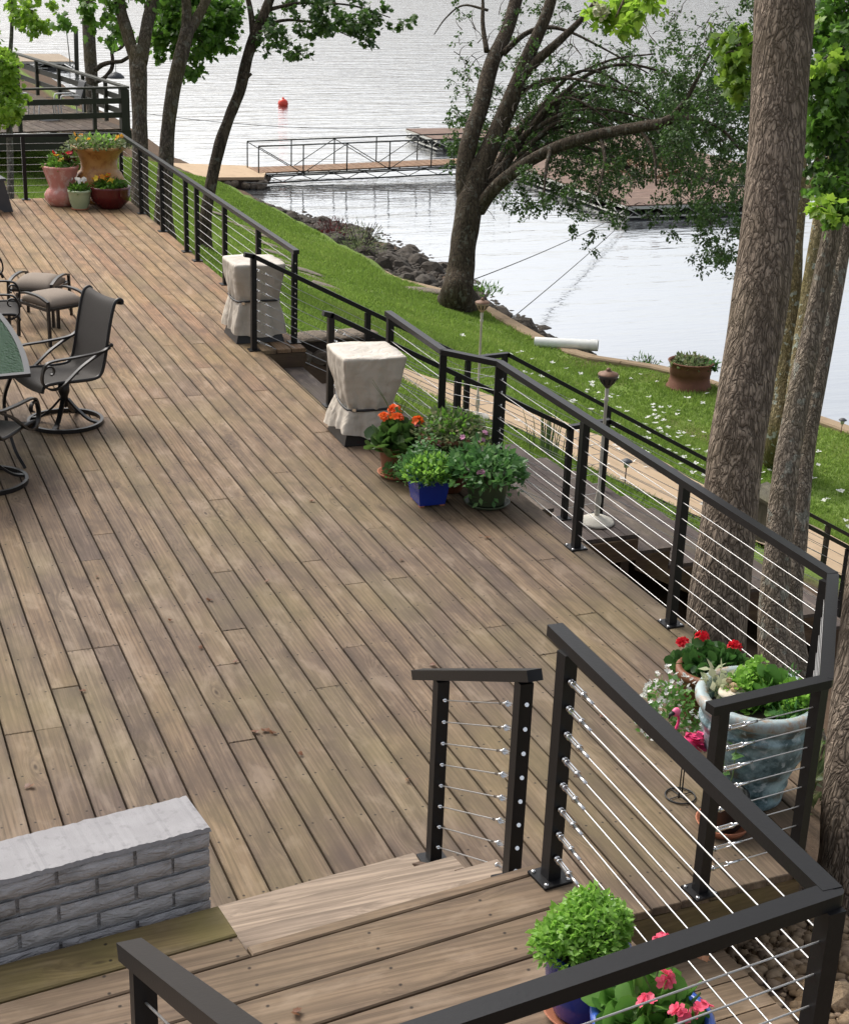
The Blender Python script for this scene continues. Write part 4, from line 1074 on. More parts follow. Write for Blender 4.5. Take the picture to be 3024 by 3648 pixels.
t = pot_thing('potted_plant', (3.545, 4.925, 0), 'black plastic nursery pot on a terracotta saucer with a leafy seedling')
saucer(.125, M['terra'], t, .045)
pot_from([(.075,.018),(.08,.03),(.098,.16),(.104,.165),(.104,.185),(.098,.188)], 'pot', M['blackplastic'], t); soil_disc(.09, .155, t)
kk = []; st_ = []
for i in range(7):
    a = i*.9; q = (.03*math.cos(a), .03*math.sin(a)+.02, .20+.035*i); kk.append(q)
V, F, A = leaf_arrays(np.array(kk), np.array([(math.cos(i*2.4), math.sin(i*2.4), .3) for i in range(7)]), .055, T_HEART); np_mesh('foliage', V, F, M['leaf_gerb'], t, attr=A)
stems([((0,0,.15), kk[-1])], .003, M['stem'], t)

# ------------------------------------------------------------------ pots on the landing
bx = atz(1195, 2030, UZ+.12)
t = pot_thing('potted_plant', (bx[0]+.015, bx[1]+.03, UZ), 'cobalt-blue glazed pot with a dense round bright green basil')
saucer(.115, M['terra'], t, .03)
pot_from([(.075,.016),(.085,.03),(.112,.14),(.122,.225),(.133,.235),(.136,.25),(.127,.255)], 'pot', M['blue'], t, 40); soil_disc(.10, .225, t)
bush('foliage', (.035,.02,.262), (.115,.12,.14), 2300, .024, T_OVAL, M['leaf_basil'], t, shell=.16, out=.45, upb=.15, lump=.3, jit=.7)
bush('foliage', (-.085,.0,.262), (.08,.085,.095), 1100, .024, T_OVAL, M['leaf_basil'], t, shell=.16, out=.45, upb=.15, lump=.25, jit=.7)
gx_ = atz(1330, 2110, UZ+.20)
t = pot_thing('potted_plant', (gx_[0]+.015, gx_[1]+.01, UZ), 'bright blue glazed pot with pink-flowered geranium')
pot_from([(.09,0),(.10,.02),(.145,.12),(.16,.20),(.172,.212),(.174,.228),(.164,.235)], 'pot', M['blue2'], t, 40); soil_disc(.14, .20, t)
bush('foliage', (0,0,.20), (.14,.14,.13), 120, .062, T_ROUND, M['leaf_gerb'], t, upb=.9)
for q in ((-.05,-.05,.32),(.02,-.10,.31),(.03,.01,.34),(.10,-.09,.29),(-.02,.06,.37),(.06,.08,.40)): flower_head(q, .026, 5, M['f_pink'], t, psize=.024)
stems([((0,0,.2), (.06,.08,.39)), ((0,0,.2), (-.02,.06,.36)), ((.02,0,.2), (.10,.06,.38))], .003, M['stem'], t)

# ------------------------------------------------------------------ furniture
def sling_mat():
    t = NT('grey_sling_fabric'); P = t.obj(); w = t.noise(t.mapv(P, (260, 260, 260)), 1, 2)
    c = t.mix(w, (.028,.025,.022), (.065,.058,.052)); t.bsdf(c, .75, t.bump(w, .3, .002), 0, .25); return t.m
M['sling'] = sling_mat()
M['frame'] = plain('dark_bronze_frame', (.016,.015,.015), .38, .3, .25, 30)
def swivel_chair(loc, rz, label):
    """faces -X in its own space"""
    t = empty('swivel_chair', loc, rz, label, 'chair')
    prof = spline([(-.30,.355),(-.27,.405),(-.16,.415),(.0,.405),(.14,.405),(.20,.44),(.235,.55),(.265,.70),(.30,.86),(.335,.97),(.375,1.0),(.40,.985),(.395,.96)], 5)
    k = MB(); NW = 6; vs = []
    for x, z in prof:
        for j in range(NW+1):
            f = j/NW*2-1; vs.append((x, .245*f, z-.02*(1-f*f)))
    nW = NW+1; fs = [(i*nW+j, i*nW+j+1, (i+1)*nW+j+1, (i+1)*nW+j) for i in range(len(prof)-1) for j in range(NW)]
    b = len(vs); vs2 = [(x+.006, y, z-.008) for x, y, z in vs]
    k.add(vs+vs2, fs+[tuple(b+q for q in f[::-1]) for f in fs], True); k.build('sling', M['sling'], t)
    for s in (-1, 1):
        MB().tube([(x, s*.255, z) for x, z in prof], .014, 8).build('side_frame', M['frame'], t)
        arm = spline([(.275,.655),(.20,.615),(.0,.60),(-.20,.595),(-.27,.57),(-.30,.49),(-.29,.42),(-.22,.375),(-.13,.40),(.03,.52),(.18,.60),(.27,.64)], 6)
        MB().ribbon([(x, s*.275, z) for x, z in arm], .032, .014, (0,1,0)).build('arm', M['frame'], t)
        sc_ = [(-.205+.055*(1-.6*u)*math.cos(PI*1.0-u*4.6)-.01, .515+.055*(1-.6*u)*math.sin(PI*1.0-u*4.6)) for u in np.linspace(0, 1, 16)]
        MB().ribbon([(x-.02, s*.275, z) for x, z in sc_], .026, .012, (0,1,0)).build('scroll', M['frame'], t)
        k = MB(); ell(k, (.285, s*.275, .655), (.016,.016,.016), 8); k.build('knob', M['frame'], t)
    MB().box((-.03,0,.365), (.30,.09,.02)).build('seat_plate', M['frame'], t)
    MB().tube([(.12,0,.39),(.12,0,.345),(.02,0,.345)], .014, 8).build('bracket', M['frame'], t)
    MB().lathe([(.0,.14),(.035,.14),(.03,.22),(.045,.26),(.045,.34),(.0,.345)], 16).build('column', M['frame'], t)
    ring = [(.285*math.cos(a), .285*math.sin(a)) for a in np.linspace(0, 2*PI, 49)]
    vs = []
    k = MB(); n = 48
    for i in range(n):
        a = 2*PI*i/n
        for r_, z_ in ((.272,.004),(.296,.004),(.296,.034),(.272,.034)): vs.append((r_*math.cos(a), r_*math.sin(a), z_))
    k.add(vs, [(i*4+j, ((i+1) % n)*4+j, ((i+1) % n)*4+(j+1) % 4, i*4+(j+1) % 4) for i in range(n) for j in range(4)]); k.build('base_ring', M['frame'], t)
    for a in (PI/4, 3*PI/4, 5*PI/4, 7*PI/4):
        pts = spline([(.03,.20),(.10,.12),(.19,.045),(.275,.022)], 5)
        MB().ribbon([(r_*math.cos(a), r_*math.sin(a), z_) for r_, z_ in pts], .036, .016, (-math.sin(a), math.cos(a), 0)).build('spoke', M['frame'], t)
    return t
swivel_chair((1.71, 11.63, 0), R(17), 'grey sling swivel chair beside the glass table')
swivel_chair((.955, 10.40, 0), R(-128), 'sling swivel chair tucked under the near end of the glass table')
swivel_chair((1.385, 13.88, 0), R(172), 'swivel chair with scroll arms behind the glass table by the footstools')
swivel_chair((1.433, 15.635, 0), R(178), 'sling swivel chair standing apart beyond the footstools')
def glass_mat():
    t = NT('pebbled_glass'); P = t.pos(); v = t.n('TexVoronoi', Vector=t.mapv(P, (60,22,1)), Scale=1.0)
    g = t.n('BsdfGlass'); t.set(g, 'Color', (.07,.16,.09)); t.set(g, 'Roughness', .08); t.set(g, 'Normal', t.bump(v.outputs[0], .5, .01))
    gl = t.n('BsdfGlossy'); t.set(gl, 'Roughness', .06); t.set(gl, 'Normal', t.bump(v.outputs[0], .6, .01)); t.set(gl, 'Color', (.8,.9,.8))
    mx = t.n('MixShader'); t.set(mx, '0', .06); t.t.links.new(g.outputs[0], mx.inputs[1]); t.t.links.new(gl.outputs[0], mx.inputs[2])
    t.t.links.new(mx.outputs[0], t.out.inputs[0]); return t.m
M['glass'] = glass_mat()
tb = empty('patio_table', (.82, 11.6, 0), 0, 'patio table with pebbled green glass top and bronze rim', 'table')
out = []
for f in np.linspace(-1, 1, 25): out.append((.51+.055*(1-f*f)-.02*(f > .9), f*1.03))
for f in np.linspace(1, -1, 9)[1:-1]: out.append((.51*f, 1.03+.03*(1-f*f)))
for f in np.linspace(1, -1, 25): out.append((-.51-.055*(1-f*f), f*1.03))
for f in np.linspace(-1, 1, 9)[1:-1]: out.append((.51*f, -1.03-.03*(1-f*f)))
n = len(out); k = MB()
inn = [(x*.925, y*.955) for x, y in out]
vs = [(x, y, .70) for x, y in out]+[(x, y, .725) for x, y in out]+[(x, y, .728) for x, y in inn]+[(x, y, .70) for x, y in inn]
k.add(vs, [(j*n+i, j*n+(i+1) % n, ((j+1) % 4)*n+(i+1) % n, ((j+1) % 4)*n+i) for j in range(4) for i in range(n)]); k.build('rim', M['frame'], tb)
k = MB(); k.add([(x*1.004, y*1.002, .716) for x, y in inn]+[(x*1.004, y*1.002, .722) for x, y in inn], [tuple(range(n))[::-1], tuple(range(n, 2*n))]+[(i, (i+1) % n, n+(i+1) % n, n+i) for i in range(n)]); k.build('glass_top', M['glass'], tb)
for sx in (-1, 1):
    for sy in (-1, 1):
        pts = spline([(sx*.40, sy*.88, .70), (sx*.34, sy*.80, .45), (sx*.38, sy*.86, .15), (sx*.44, sy*.95, .004)], 5)
        MB().ribbon(pts, .042, .022, (0,1,0)).build('leg', M['frame'], tb)
def fabric(name, c):
    t = NT(name); w = t.noise(t.mapv(t.pos(), (90, 90, 90)), 1, 3); t.bsdf(t.mix(w, tuple(x*.75 for x in c), c), .9, t.bump(w, .3, .003), 0, .1); return t.m
M['taupe'] = fabric('taupe_cushion_fabric', (.30,.25,.205))
def ottoman(loc, rz, label):
    t = empty('footstool', loc, rz, label, 'footstool')
    k = MB(); n = 10; vs = []; L, Wd = .22, .19
    for j in range(n+1):
        for i in range(n+1):
            x = (i/n*2-1); y = (j/n*2-1); e = max(abs(x), abs(y))
            vs.append((x*L, y*Wd, .405+.045*(1-x**6)*(1-y**6)-.02*x*x))
    b = len(vs); vs += [(x, y, .345) for x, y, z in vs]
    fs = [(j*(n+1)+i, j*(n+1)+i+1, (j+1)*(n+1)+i+1, (j+1)*(n+1)+i) for j in range(n) for i in range(n)]
    fs2 = [tuple(b+q for q in f[::-1]) for f in fs]
    edge = [i for i in range(n+1)]+[(n+1)*j+n for j in range(1, n+1)]+[(n+1)*n+i for i in range(n-1, -1, -1)]+[(n+1)*j for j in range(n-1, 0, -1)]
    fs3 = [(edge[i], b+edge[i], b+edge[(i+1) % len(edge)], edge[(i+1) % len(edge)])[::1] for i in range(len(edge))]
    k.add(vs, fs+fs2+fs3, True); k.build('cushion', M['taupe'], t)
    for s in (-1, 1):
        pts = spline([(-.255,.41),(-.12,.442),(0,.448),(.12,.442),(.255,.41)], 4)
        MB().ribbon([(x, s*.215, z) for x, z in pts], .03, .018, (0,1,0)).build('side_rail', M['frame'], t)
        MB().beam((-.24, s*.21, .335), (.24, s*.21, .335), .02, .025).build('stretcher', M['frame'], t)
        for e in (-1, 1): MB().beam((e*.248, s*.215, .405), (e*.262, s*.222, .003), .028, .024).build('leg', M['frame'], t)
    for e in (-1, 1): MB().beam((e*.24, -.205, .34), (e*.24, .205, .34), .02, .025).build('cross_rail', M['frame'], t)
    return t
ottoman((2.04, 14.28, 0), R(115), 'taupe cushioned footstool beside the swivel chair back')
ottoman((2.02, 15.0, 0), R(62), 'taupe cushioned footstool behind the other footstool')
t = empty('storage_stand', (2.30, 21.15, 0), R(8), 'charcoal resin stand with arched foot beside the far railing', 'stand')
M['charcoal'] = plain('charcoal_resin', (.045,.048,.055), .55)
for s in (-1, 1):
    MB().add([(-.22,-.02,0),(-.10,-.02,0),(0,-.02,.07),(.10,-.02,0),(.22,-.02,0),(.12,-.02,.42),(-.12,-.02,.42),(-.22,.02,0),(-.10,.02,0),(0,.02,.07),(.10,.02,0),(.22,.02,0),(.12,.02,.42),(-.12,.02,.42)],
             [(0,1,2,6)[::-1],(2,3,4,5)[::-1],(2,5,6)[::-1],(7,8,9,13),(9,10,11,12),(9,12,13)]+[(i,(i+1)%7,7+(i+1)%7,7+i)[::-1] for i in range(7)]).build('side_panel', M['charcoal'], t, (0, s*.16, 0))
MB().box((0,0,.43), (.30,.38,.03)).build('top', M['charcoal'], t)

# ------------------------------------------------------------------ torch lamps
M['whitepaint'] = plain('aged_white_paint', (.50,.47,.40), .6, 0, .2, 30, .1)
M['rustlid'] = plain('rusty_copper', (.16,.085,.05), .6, .2, .4, 25, .2)
M['bronze'] = plain('bronze_bowl', (.10,.085,.07), .55, .3, .5, 30, .2)
def torch(loc, label, H, pale=False):
    t = empty('torch_lamp', loc, 0, label, 'lamp')
    MB().lathe([(0,0),(.155,0),(.165,.012),(.155,.03),(.115,.042),(.105,.055),(.06,.065),(.045,.075),(.0,.08)], 36).build('foot', M['whitepaint'], t)
    MB().lathe([(.022,.06),(.025,.12),(.018,.135),(.024,.15),(.03,.20),(.030,.24),(.018,.30),(.020,.32),(.0145,.33),(.0145,H-.30),(.022,H-.285),(.022,H-.27),(.014,H-.25),(.02,H-.2),(.014,H-.16)], 16).build('pole', M['whitepaint'], t)
    b = MB().lathe([(.016,H-.17),(.035,H-.15),(.07,H-.10),(.088,H-.06),(.09,H-.045),(.084,H-.04)], 32).build('bowl', M['tanpot'] if pale else M['bronze'], t)
    for i in range(10):
        a = 2*PI*i/10
        MB().beam((.053*math.cos(a), .053*math.sin(a), H-.125), (.087*math.cos(a), .087*math.sin(a), H-.072), .016, .006).build('slot', M['iron'], b)
    MB().lathe([(.092,H-.046),(.088,H-.036),(.04,H-.018),(.02,H-.012),(.024,H-.004),(.014,H+.012),(0,H+.016)], 32).build('lid', M['rustlid'], t)
    return t
M['tanpot'] = plain('tan_bowl', (.32,.24,.17), .6, 0, .3, 25, .2)
torch((6.372, 11.33, LZ), 'tall white torch lamp with bronze bowl standing on the stair landing', 1.45)
zl1 = gz(7.62, 16.84)
torch((7.62, 16.84, zl1), 'tall white torch lamp with tan bowl standing on the lawn past the stairs', 1.55, True)

# ------------------------------------------------------------------ trees
M['bark_big'] = barkmat('furrowed_brown_bark', (.16,.122,.093), (.33,.265,.205), (.37,.30,.235), .85, .1)
M['bark_grey'] = barkmat('grey_brown_bark', (.19,.15,.115), (.36,.30,.235), (.41,.345,.275), 1.0, .15, .4)
M['bark_lichen'] = barkmat('lichen_bark', (.18,.145,.08), (.34,.28,.165), (.36,.28,.14), .8, .5, .8)
M['bark_dark'] = barkmat('dark_smooth_bark', (.045,.034,.025), (.10,.078,.056), (.13,.10,.07), .6, 0, .15, .6)
M['bark_left'] = barkmat('mossy_grey_bark', (.075,.06,.045), (.18,.15,.12), (.14,.12,.07), .8, .25, .15)
M['bark_pale'] = barkmat('pale_grey_bark', (.18,.165,.14), (.30,.28,.24), (.22,.20,.16), 1.6, .1, .4)
M['twig'] = plain('twig_bark', (.05,.038,.027), .9)

def limb_pts(L):
    """rows (px, py, depth, width_px) or ('w', x, y, z, radius) -> array of x, y, z, r"""
    out = []
    for q in L:
        if q[0] == 'w': out.append(q[1:])
        else:
            P = at(q[0], q[1], q[2]); out.append((P[0], P[1], P[2], q[3]/2*DS/FPX*q[2]))
    return out
def limb_mesh(name, L, mat, parent, org, seg=20, n=7, rough=.07, seed=0, flare=0):
    S = spline(limb_pts(L), n); pts = S[:,:3]-np.array(org); rr = np.maximum(S[:,3], .003)
    k = MB(); k.tube(pts.tolist(), rr.tolist(), seg, True)
    V = np.array(k.v); ctr = np.repeat(pts, seg, 0); d = V-ctr
    nz = vnoise(np.c_[V[:,0]*9, V[:,1]*9, V[:,2]*2.2]+seed, seed)*rough+vnoise(V*1.7+seed, seed+3)*rough*.9
    if flare:
        h = V[:,2]-V[:,2].min(); nz = nz+flare*np.exp(-h/.28)*(1+.5*np.sin(np.arctan2(d[:,1], d[:,0])*5+seed))
    V = ctr+d*(1+nz)[:,None]; k.v = [tuple(q) for q in V.tolist()]
    return k.build(name, mat, parent)
def crown(name, clusters, tpl, size, mat, parent, org, depth_jit=.6, droop=.5, twigs=True, from_limb=None):
    """clusters (px, py, depth, radius_px, leaves): leaf masses spread in a real volume"""
    parts = []; tw = MB(); C3 = []
    for (px, py, dp, rp, n) in clusters:
        dep = dp+random.uniform(-depth_jit, depth_jit)
        c = at(px, py, dep); r = rp*DS/FPX*dep; C3.append((c, r))
        # sub-sprays: leaves grouped along small twigs, leaving gaps
        ns = max(3, n//14)
        sc, sd2 = blob_pts(c, (r, r, r*.8), ns, .5)
        for q, dv in zip(sc, sd2):
            m_ = 14; L = r*random.uniform(.35, .7); tdir = dv*.8+np.array([0,0,-droop*.6])+rng.normal(0, .35, 3); tdir /= np.linalg.norm(tdir)
            s = rng.random(m_); P = q+tdir*(s*L)[:,None]+rng.normal(0, size*.45, (m_, 3))
            D = tdir+rng.normal(0, .7, (m_, 3))+np.array([0,0,-droop])
            parts.append(leaf_arrays(P, D, size*rng.uniform(.65, 1.2, m_), tpl, roll=.9))
            if twigs and random.random() < .6: tw.tube([c+(q-c)*.2-np.array(org), q-np.array(org), q+tdir*L*.9-np.array(org)], [.008, .005, .002], 4, False)
    V, F, A = merge(parts)
    o = tag(np_mesh(name, V-np.array(org), F, mat, parent, attr=A), kind='stuff')
    if twigs and tw.v: tag(tw.build('twig', M['twig'], parent), kind='stuff')
    return o
def tree(name, loc, label, group=None): return empty(name, loc, 0, label, 'tree', group)

M['leaf_yellow'] = leafmat('leaf_yellow_green', (.10,.20,.025), (.20,.34,.04), (.32,.46,.06), .45)
# G: tall furrowed trunk beside the rail
g0 = at(1468, 1290, 9.6); gb = (g0[0]-.06, g0[1]-.10, gz(g0[0], g0[1])-.1)
t = tree('tall_tree', gb, 'thick straight trunk with deeply furrowed brown bark behind the cable railing')
limb_mesh('trunk', [('w', *gb, .25), ('w', gb[0]+.02, gb[1]+.02, gb[2]+.5, .20), (1468,1290,9.6,122), (1490,1100,9.55,117), (1513,900,9.5,112), (1560,600,9.45,112), (1591,300,9.4,114), (1610,0,9.35,118), (1622,-250,9.3,112), (1630,-520,9.3,100)], M['bark_big'], t, gb, 56, 14, .05, 1, .25)
GT = t
limb_mesh('branch', [(1622,-260,9.3,60), (1540,-330,9.6,40), (1430,-330,10.2,26)], M['bark_big'], t, gb, 12, 5)
limb_mesh('branch', [(1626,-330,9.3,60), (1700,-450,9.2,45), (1790,-560,9.2,30)], M['bark_big'], t, gb, 12, 5)
crown('crown', [(1522,100,9.9,42,200), (1500,130,9.9,30,110), (1530,170,9.8,28,110), (1490,80,10.0,22,40)], T_MAPLE, .068, M['leaf_yellow'], t, gb, .15, .6)
crown('crown', [(1430,-330,10.2,140,420), (1800,-560,9.2,170,420), (1640,-560,9.3,160,420)], T_MAPLE, .12, M['leaf_mid'], t, gb, .3)
# H: double trunk
hb = at(1592, 1330, 12.4); hb = (hb[0]+.05, hb[1]-.35, gz(hb[0], hb[1]-.3)-.1)
t = tree('tall_tree', hb, 'pair of grey-brown trunks joined at the foot beyond the railing corner')
limb_mesh('trunk', [('w', *hb, .24), (1586,1320,12.4,66), (1594,1150,12.4,58), (1612,960,12.4,52), (1640,800,12.4,47), (1666,680,12.4,44), (1690,560,12.3,42), (1716,430,12.2,40), (1745,300,12.1,38), (1790,100,12.0,36), (1840,-150,12,44)], M['bark_grey'], t, hb, 36, 10, .05, 5, .2)
limb_mesh('trunk', [('w', hb[0]+.12, hb[1]+.06, hb[2], .18), (1622,1280,12.65,50), (1634,1100,12.7,43), (1652,920,12.75,40), (1684,740,12.8,37), (1710,600,12.8,35), (1738,450,12.8,33), (1758,350,12.8,32), (1800,150,12.8,40)], M['bark_grey'], t, hb, 32, 10, .05, 8, .15)
crown('crown', [(1705,80,11.6,60,330), (1735,150,11.6,60,360), (1695,220,11.8,45,280), (1725,280,11.7,55,340), (1700,360,11.8,40,200), (1735,420,11.6,35,180), (1680,150,12,32,130), (1725,30,11.5,60,330), (1680,270,12.0,26,90), (1712,440,11.6,24,90)], T_MAPLE, .07, M['leaf_mid'], t, hb, .4, .7)
crown('crown', [(1715,110,12.1,60,330), (1735,230,12.1,60,330), (1705,320,12.1,45,200), (1735,380,12.0,40,160)], T_MAPLE, .07, M['leaf_dark'], t, hb, .3, .7)
crown('crown', [(1655,60,11.2,26,30), (1700,430,11.3,26,40), (1690,120,11.2,30,30)], T_MAPLE, .08, M['leaf_bright'], t, hb, .2, .7)
crown('crown', [(1850,-200,12,180,400)], T_MAPLE, .13, M['leaf_mid'], t, hb, .3)
# I: lichen-covered stems nearer the water
ib = (14.37, 19.76, gz(14.37, 19.76)-.05)
t = tree('lichen_tree', ib, 'slim lichen-spotted stems growing in the lawn by the water')
limb_mesh('trunk', [('w', *ib, .26), (1594,900,24.0,58), (1604,780,24,52), (1616,640,24,48), (1624,520,24,44), (1632,400,24,40), (1638,280,24,36), (1645,100,24,30), (1655,-60,24,26)], M['bark_lichen'], t, ib, 24, 8, .06, 3, .15)
limb_mesh('trunk', [('w', ib[0]+.2, ib[1]-.1, ib[2], .20), (1624,880,23.6,44), (1642,740,23.6,40), (1658,620,23.6,36), (1672,500,23.6,28), (1690,400,23.6,26), (1712,300,23.6,24), (1760,100,23.6,20)], M['bark_lichen'], t, ib, 22, 8, .06, 4)
limb_mesh('branch', [(1622,520,24,26), (1640,440,24.2,24), (1668,360,24.4,20), (1690,300,24.6,18)], M['bark_lichen'], t, ib, 14, 5)
crown('crown', [(1700,290,24,40,160), (1760,60,24,90,300)], T_MAPLE, .13, M['leaf_mid'], t, ib, .5)
bush('ivy', (-.1,-.35,.25), (.35,.25,.7), 260, .06, T_OVAL, M['leaf_variegated'], t)
# J: trunk at the near corner
jb = at(1752, 1750, 7.35); jb = (jb[0], jb[1], gz(jb[0], jb[1])-.15)
t = tree('tall_tree', jb, 'rough dark trunk rising just outside the deck corner by the blue urn')
limb_mesh('trunk', [('w', *jb, .24), (1748,1780,7.35,134), (1752,1600,7.35,124), (1768,1400,7.4,116), (1790,1220,7.4,112), (1830,900,7.4,105), (1900,400,7.4,100), (1965,-100,7.4,94), (2010,-600,7.4,86), (2040,-1200,7.4,74)], M['bark_big'], t, jb, 48, 10, .05, 11, .2)
limb_mesh('branch', [(2012,-640,7.4,44), (2120,-800,7.5,30), (2260,-900,7.6,18)], M['bark_big'], t, jb, 12, 5)
crown('crown', [(2040,-1200,7.4,260,500), (2260,-900,7.6,200,300)], T_MAPLE, .12, M['leaf_mid'], t, jb, .2)
# catalpa spray hanging in from above
t, kb = GT, gb
limb_mesh('branch', [(1618,-225,9.35,44), (1510,-250,9.9,28), (1400,-200,10.5,18), (1330,-90,11.0,12), (1285,-10,11.3,7), (1262,35,11.4,4)], M['bark_big'], t, kb, 10, 5)
crown('crown', [(1268,10,11.4,36,110), (1300,-10,11.4,40,110), (1330,10,11.3,30,70), (1250,45,11.4,26,60), (1270,65,11.4,22,40), (1225,25,11.5,20,22), (1330,-80,11.1,60,140)], T_HEART, .075, M['leaf_bright'], t, kb, .2, .8)
crown('bud_spray', [(1225,8,11.4,14,60), (1240,28,11.4,10,40)], T_ROUND, .028, M['leaf_variegated'], t, kb, .1, .2, False)

# F: spreading lakeside tree
fd = 33.3; fb = (13.36, 30.84, gz(13.36, 30.84)-.1)
t = tree('spreading_tree', fb, 'dark multi-stemmed lakeside tree with long limbs arching over the water')
limb_mesh('trunk', [('w', *fb, .52), (938,600,fd,66), (943,560,fd,58), (950,500,fd,52), (958,450,fd,54), (964,410,fd,54), (970,370,fd,44), (978,330,fd,30)], M['bark_dark'], t, fb, 28, 9, .06, 2, .35)
for L in ([(957,430,fd,30),(950,370,fd,34),(962,290,fd,36),(988,210,fd+.2,34),(1008,130,fd+.4,33),(1040,60,fd+.6,28),(1066,-30,fd+.8,26)],
          [(972,420,fd,34),(985,350,fd,40),(1020,270,fd,38),(1050,200,fd-.2,36),(1080,120,fd-.4,30),(1120,30,fd-.6,24),(1140,-40,fd-.6,22)],
          [(1062,170,fd-.2,22),(1100,125,fd-.5,20),(1150,80,fd-.8,16),(1200,30,fd-1.1,11),(1235,-20,fd-1.3,8)],
          [(980,420,fd,26),(1015,350,fd+.5,20),(1065,265,fd+1,17),(1115,215,fd+1.5,15),(1170,195,fd+2,12),(1230,205,fd+2.4,9),(1285,245,fd+2.8,5)],
          [(985,410,fd,24),(1030,345,fd+.3,20),(1080,275,fd+.6,18),(1140,222,fd+.9,15),(1200,215,fd+1.2,12),(1260,240,fd+1.5,8),(1300,275,fd+1.8,5)],
          [(982,430,fd,30),(1015,385,fd-.4,28),(1070,340,fd-.8,25),(1140,302,fd-1.2,24),(1220,277,fd-1.6,24),(1300,262,fd-2,23),(1355,252,fd-2.3,22),(1385,238,fd-2.4,19)],
          [(1375,242,fd-2.4,13),(1405,205,fd-2.5,10),(1430,160,fd-2.6,8),(1455,110,fd-2.6,5)],
          [(1380,240,fd-2.4,14),(1430,245,fd-2.6,10),(1480,265,fd-2.8,7),(1520,310,fd-3,4)],
          [(1000,395,fd+.4,20),(1060,335,fd+1,16),(1120,305,fd+1.6,14),(1190,300,fd+2.1,11),(1260,325,fd+2.5,8),(1310,370,fd+2.8,5)],
          [(1030,110,fd+.4,14),(1075,70,fd+.2,11),(1120,55,fd,9),(1170,65,fd-.2,6),(1240,100,fd-.5,4),(1330,150,fd-.8,3)],
          [(998,105,fd+.4,12),(990,50,fd+.6,9),(990,0,fd+.7,6),(985,-30,fd+.7,5)],
          [(1000,20,fd+.6,6),(950,10,fd+.9,4),(915,35,fd+1.1,3),(890,70,fd+1.3,2)],
          [(1060,195,fd,9),(1110,165,fd-.6,7),(1170,160,fd-1,6),(1240,175,fd-1.3,5),(1310,190,fd-1.5,3)],
          [(1130,300,fd-1.2,9),(1120,345,fd-1.5,7),(1115,400,fd-1.7,4)], [(1230,275,fd-1.6,9),(1240,330,fd-2,7),(1225,400,fd-2.2,4)],
          [(1310,262,fd-2,9),(1340,310,fd-2.4,7),(1345,380,fd-2.6,4)], [(1090,180,fd+1,8),(1180,150,fd+.5,6),(1260,120,fd,5),(1340,110,fd-.4,3)]):
    limb_mesh('branch', L, M['bark_dark'], t, fb, 14, 6, .05, random.randint(1, 50))
cl = []
for i in range(150):
    cl.append((random.uniform(1130, 1420), random.gauss(270, 55), fd+random.uniform(-1.2, 3.2), random.uniform(18, 34), 110))
for i in range(150):
    cl.append((random.uniform(1370, 1560), random.gauss(230, 95), fd-random.uniform(0, 3.5), random.uniform(20, 36), 125))
for i in range(46): cl.append((random.uniform(1060, 1330), random.gauss(395, 38), fd-random.uniform(-1, 2.5), random.uniform(14, 24), 85))
for i in range(50): cl.append((random.uniform(1420, 1540), random.uniform(330, 560), fd-random.uniform(1, 3.5), random.uniform(14, 28), 90))
for i in range(56): cl.append((random.uniform(925, 1090), random.gauss(235, 50), fd+random.uniform(.5, 2.5), random.uniform(12, 22), 42))
for i in range(76): cl.append((random.uniform(1050, 1350), random.gauss(160, 50), fd+random.uniform(-2, 2), random.uniform(16, 28), 42))
for i in range(10): cl.append((random.uniform(870, 1300), random.uniform(0, 60), fd+random.uniform(-1, 1.5), random.uniform(12, 24), 18))
for i in range(12): cl.append((random.uniform(925, 990), random.uniform(285, 335), fd+random.uniform(.5, 1.5), 14, 50))
# more arching secondary limbs and fine twigs
for i in range(16):
    sx = random.uniform(1010, 1130); sy = 420-(sx-965)*random.uniform(.75, 1.35); rise = random.uniform(40, 130); reach = random.uniform(150, 330); dz = random.uniform(-2, 2.4)
    limb_mesh('branch', [(sx,sy,fd+dz*.2,random.uniform(8,13)), (sx+reach*.3,sy-rise*.8,fd+dz*.5,8), (sx+reach*.6,sy-rise,fd+dz*.8,6), (sx+reach,sy-rise*.55,fd+dz,3.5), (sx+reach*1.2,sy-rise*.1,fd+dz*1.1,1.5)], M['bark_dark'], t, fb, 8, 6, .05, i)
tw = MB()
for i in range(320):
    px, py = random.uniform(930, 1500), random.uniform(10, 430); dp = fd+random.uniform(-2.5, 2.5); a = random.uniform(-2.6, .5); L = random.uniform(20, 70)
    pts = [at(px+L*f*math.cos(a+f*.5), py+L*f*math.sin(a+f*.5)+12*f*f, dp+.3*f)-np.array(fb) for f in (0, .33, .66, 1)]
    tw.tube(pts, [.012, .009, .006, .003], 4, False)
tag(tw.build('twig', M['twig'], t), kind='stuff')
for i in range(120): cl.append((random.uniform(1010, 1540), random.gauss(250, 95), fd+random.uniform(-1, 3.5), random.uniform(16, 30), 80))
for i in range(40): cl.append((random.uniform(930, 1150), random.gauss(215, 60), fd+random.uniform(.3, 2.8), random.uniform(12, 22), 50))
crown('crown', cl, T_OVAL, .08, M['leaf_dark'], t, fb, .2, .5)
bush('sprout', (.5,-.2,.35), (.5,.4,.3), 200, .12, T_NARROW, M['leaf_mid'], t, upb=1.5)

